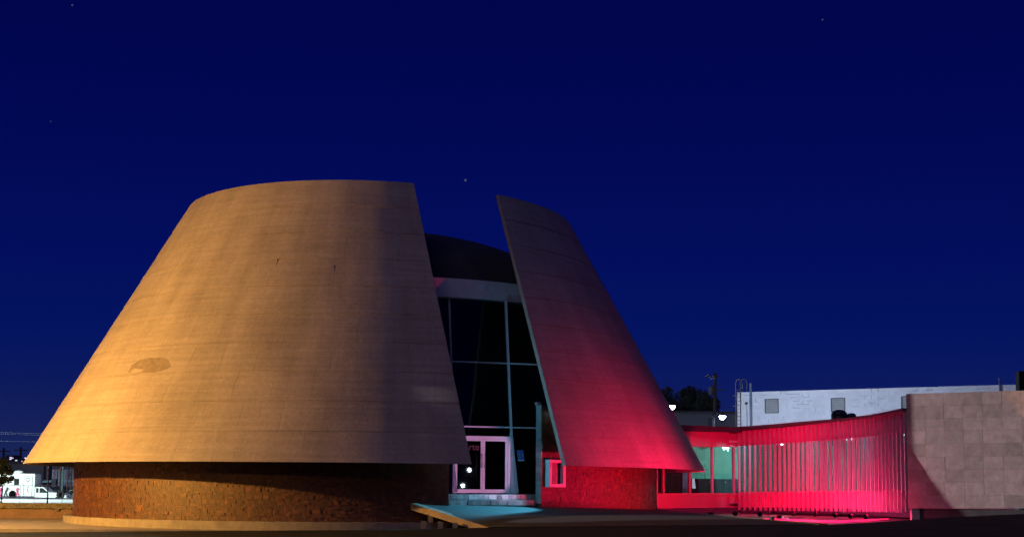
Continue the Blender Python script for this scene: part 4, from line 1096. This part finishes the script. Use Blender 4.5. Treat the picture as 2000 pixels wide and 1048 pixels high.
dv = (C0 + dp(1.1, 2.25) - Vector((12.2, 29.5, g(12.2) + 2.3))).normalized(); Mq = dv.to_track_quat('Z', 'Y').to_matrix()
MB().lathe((0, 0, 2.3), [(.08, -.18), (.16, -.03), (.16, .0)], 16, M=Mq).build('lamp_housing', M_black, pf)
MB().lathe((0, 0, 2.3), [(.14, -.02), (.14, .0), (.02, .015)], 16, M=Mq).build('lens', emit('pink_lens', (1, .55, .9), 20), pf)
lamp('door_fill', 'SPOT', Vector((12.2, 29.5, g(12.2) + 2.3)) + dv * .06, 26000, (1, .42, .82), .06, C0 + dp(1.1, 2.25), 5.2, .25, pf)

# red floodlights in the trench
RED = (1.0, .006, .082)
def red_flood(pos, aim, power, label, angle=140, blend=.6, r=.05, col=None):
    col = col or RED
    pos = Vector(pos); e = empty('floodlight', pos, 0, label, 'floodlight', 'red floodlights in the trench')
    d = (Vector(aim) - pos).normalized(); Mq = d.to_track_quat('Z', 'Y').to_matrix()
    MB().box((0, 0, .0), (.20, .12, .09), M=Mq).build('housing', M_black, e)
    q = d * .05; MB().box(q, (.17, .09, .006), M=Mq).build('lens', emit('red_lens', RED, 12), e)
    MB().box((0, 0, -.07), (.1, .1, .06)).build('foot', M_black, e)
    lamp('red_light', 'SPOT', pos + d * .09, power, col, r, aim, angle, blend, e)
red_flood((8.5, 56.3, .46), (3.4, 60.6, 1.5), 3900, 'left floodlight aimed at the right part of the cone, out in the trench', 74, 1)
red_flood((9.3, 60.0, .46), (5.0, 62.6, 1.6), 2700, 'right floodlight aimed at the rim tip of the cone', 70, 1)
red_flood((7.7, 66.5, .46), (8.0, 73, 1.9), 1700, 'floodlight aimed at the link between cone and gallery', 130)
FL = ((2.2, 80), (4.4, 105), (6.4, 150), (8.2, 230), (9.9, 320), (11.5, 300), (13.0, 150))
NAMES = ('leftmost', 'second', 'third', 'fourth', 'fifth', 'sixth', 'rightmost')
for k, (sq_, pw) in enumerate(FL):
    p, d, nn, zt = path(sq_); q = p + nn * SGN * 1.5
    red_flood((q.x, q.y, .47), (p.x, p.y, 1.9), pw, NAMES[k] + ' of the seven floodlights standing at the foot of the fins', 172, .4, col=(1, .05, .19) if k > 2 else RED)
strip = [at(x, y, 1.0) for x, y in ((1492, 1012), (1530, 1014), (1580, 1016), (1640, 1017.5), (1690, 1015.5), (1735, 1012))]
strip = [Vector((0, 0, EYE)) + (p - Vector((0, 0, EYE))) * ((.40 - EYE) / (p.z - EYE)) for p in strip]
ls = empty('light_strip', strip[2] - Vector((0, 0, .04)), 0, 'glowing red light strip curving along the near edge of the trench floor', 'light strip')
so_ = Vector(ls.location)
MB().tube([p - so_ for p in strip], [.012, .03, .035, .035, .03, .012], 8).build('tube', emit('red_neon', (1.0, .01, .09), 2.6), ls)
MB().tube([p - so_ - Vector((0, 0, .035)) for p in strip], .02, 6).build('channel', M_black, ls)
for k, (pos, aim) in enumerate((((8.7, 66.9, .47), (12.2, 72.5, 3.6)), ((9.5, 65.9, .47), (13.4, 68.5, 3.6)))):
    red_flood(pos, aim, 640, ('left', 'right')[k] + ' of the two floodlights aimed up at the upper panel of the gallery', 105, .8)
street_lamp((-27, 37.5, 7.4), -.2, 'added unseen amber fill lamp nearer the photographer, left of the road', 2600, AMB, None, (-1.0, -.3), headr=.2, est=20, shadow=.5)  # unseen lamp added to fill the dark side of the cone
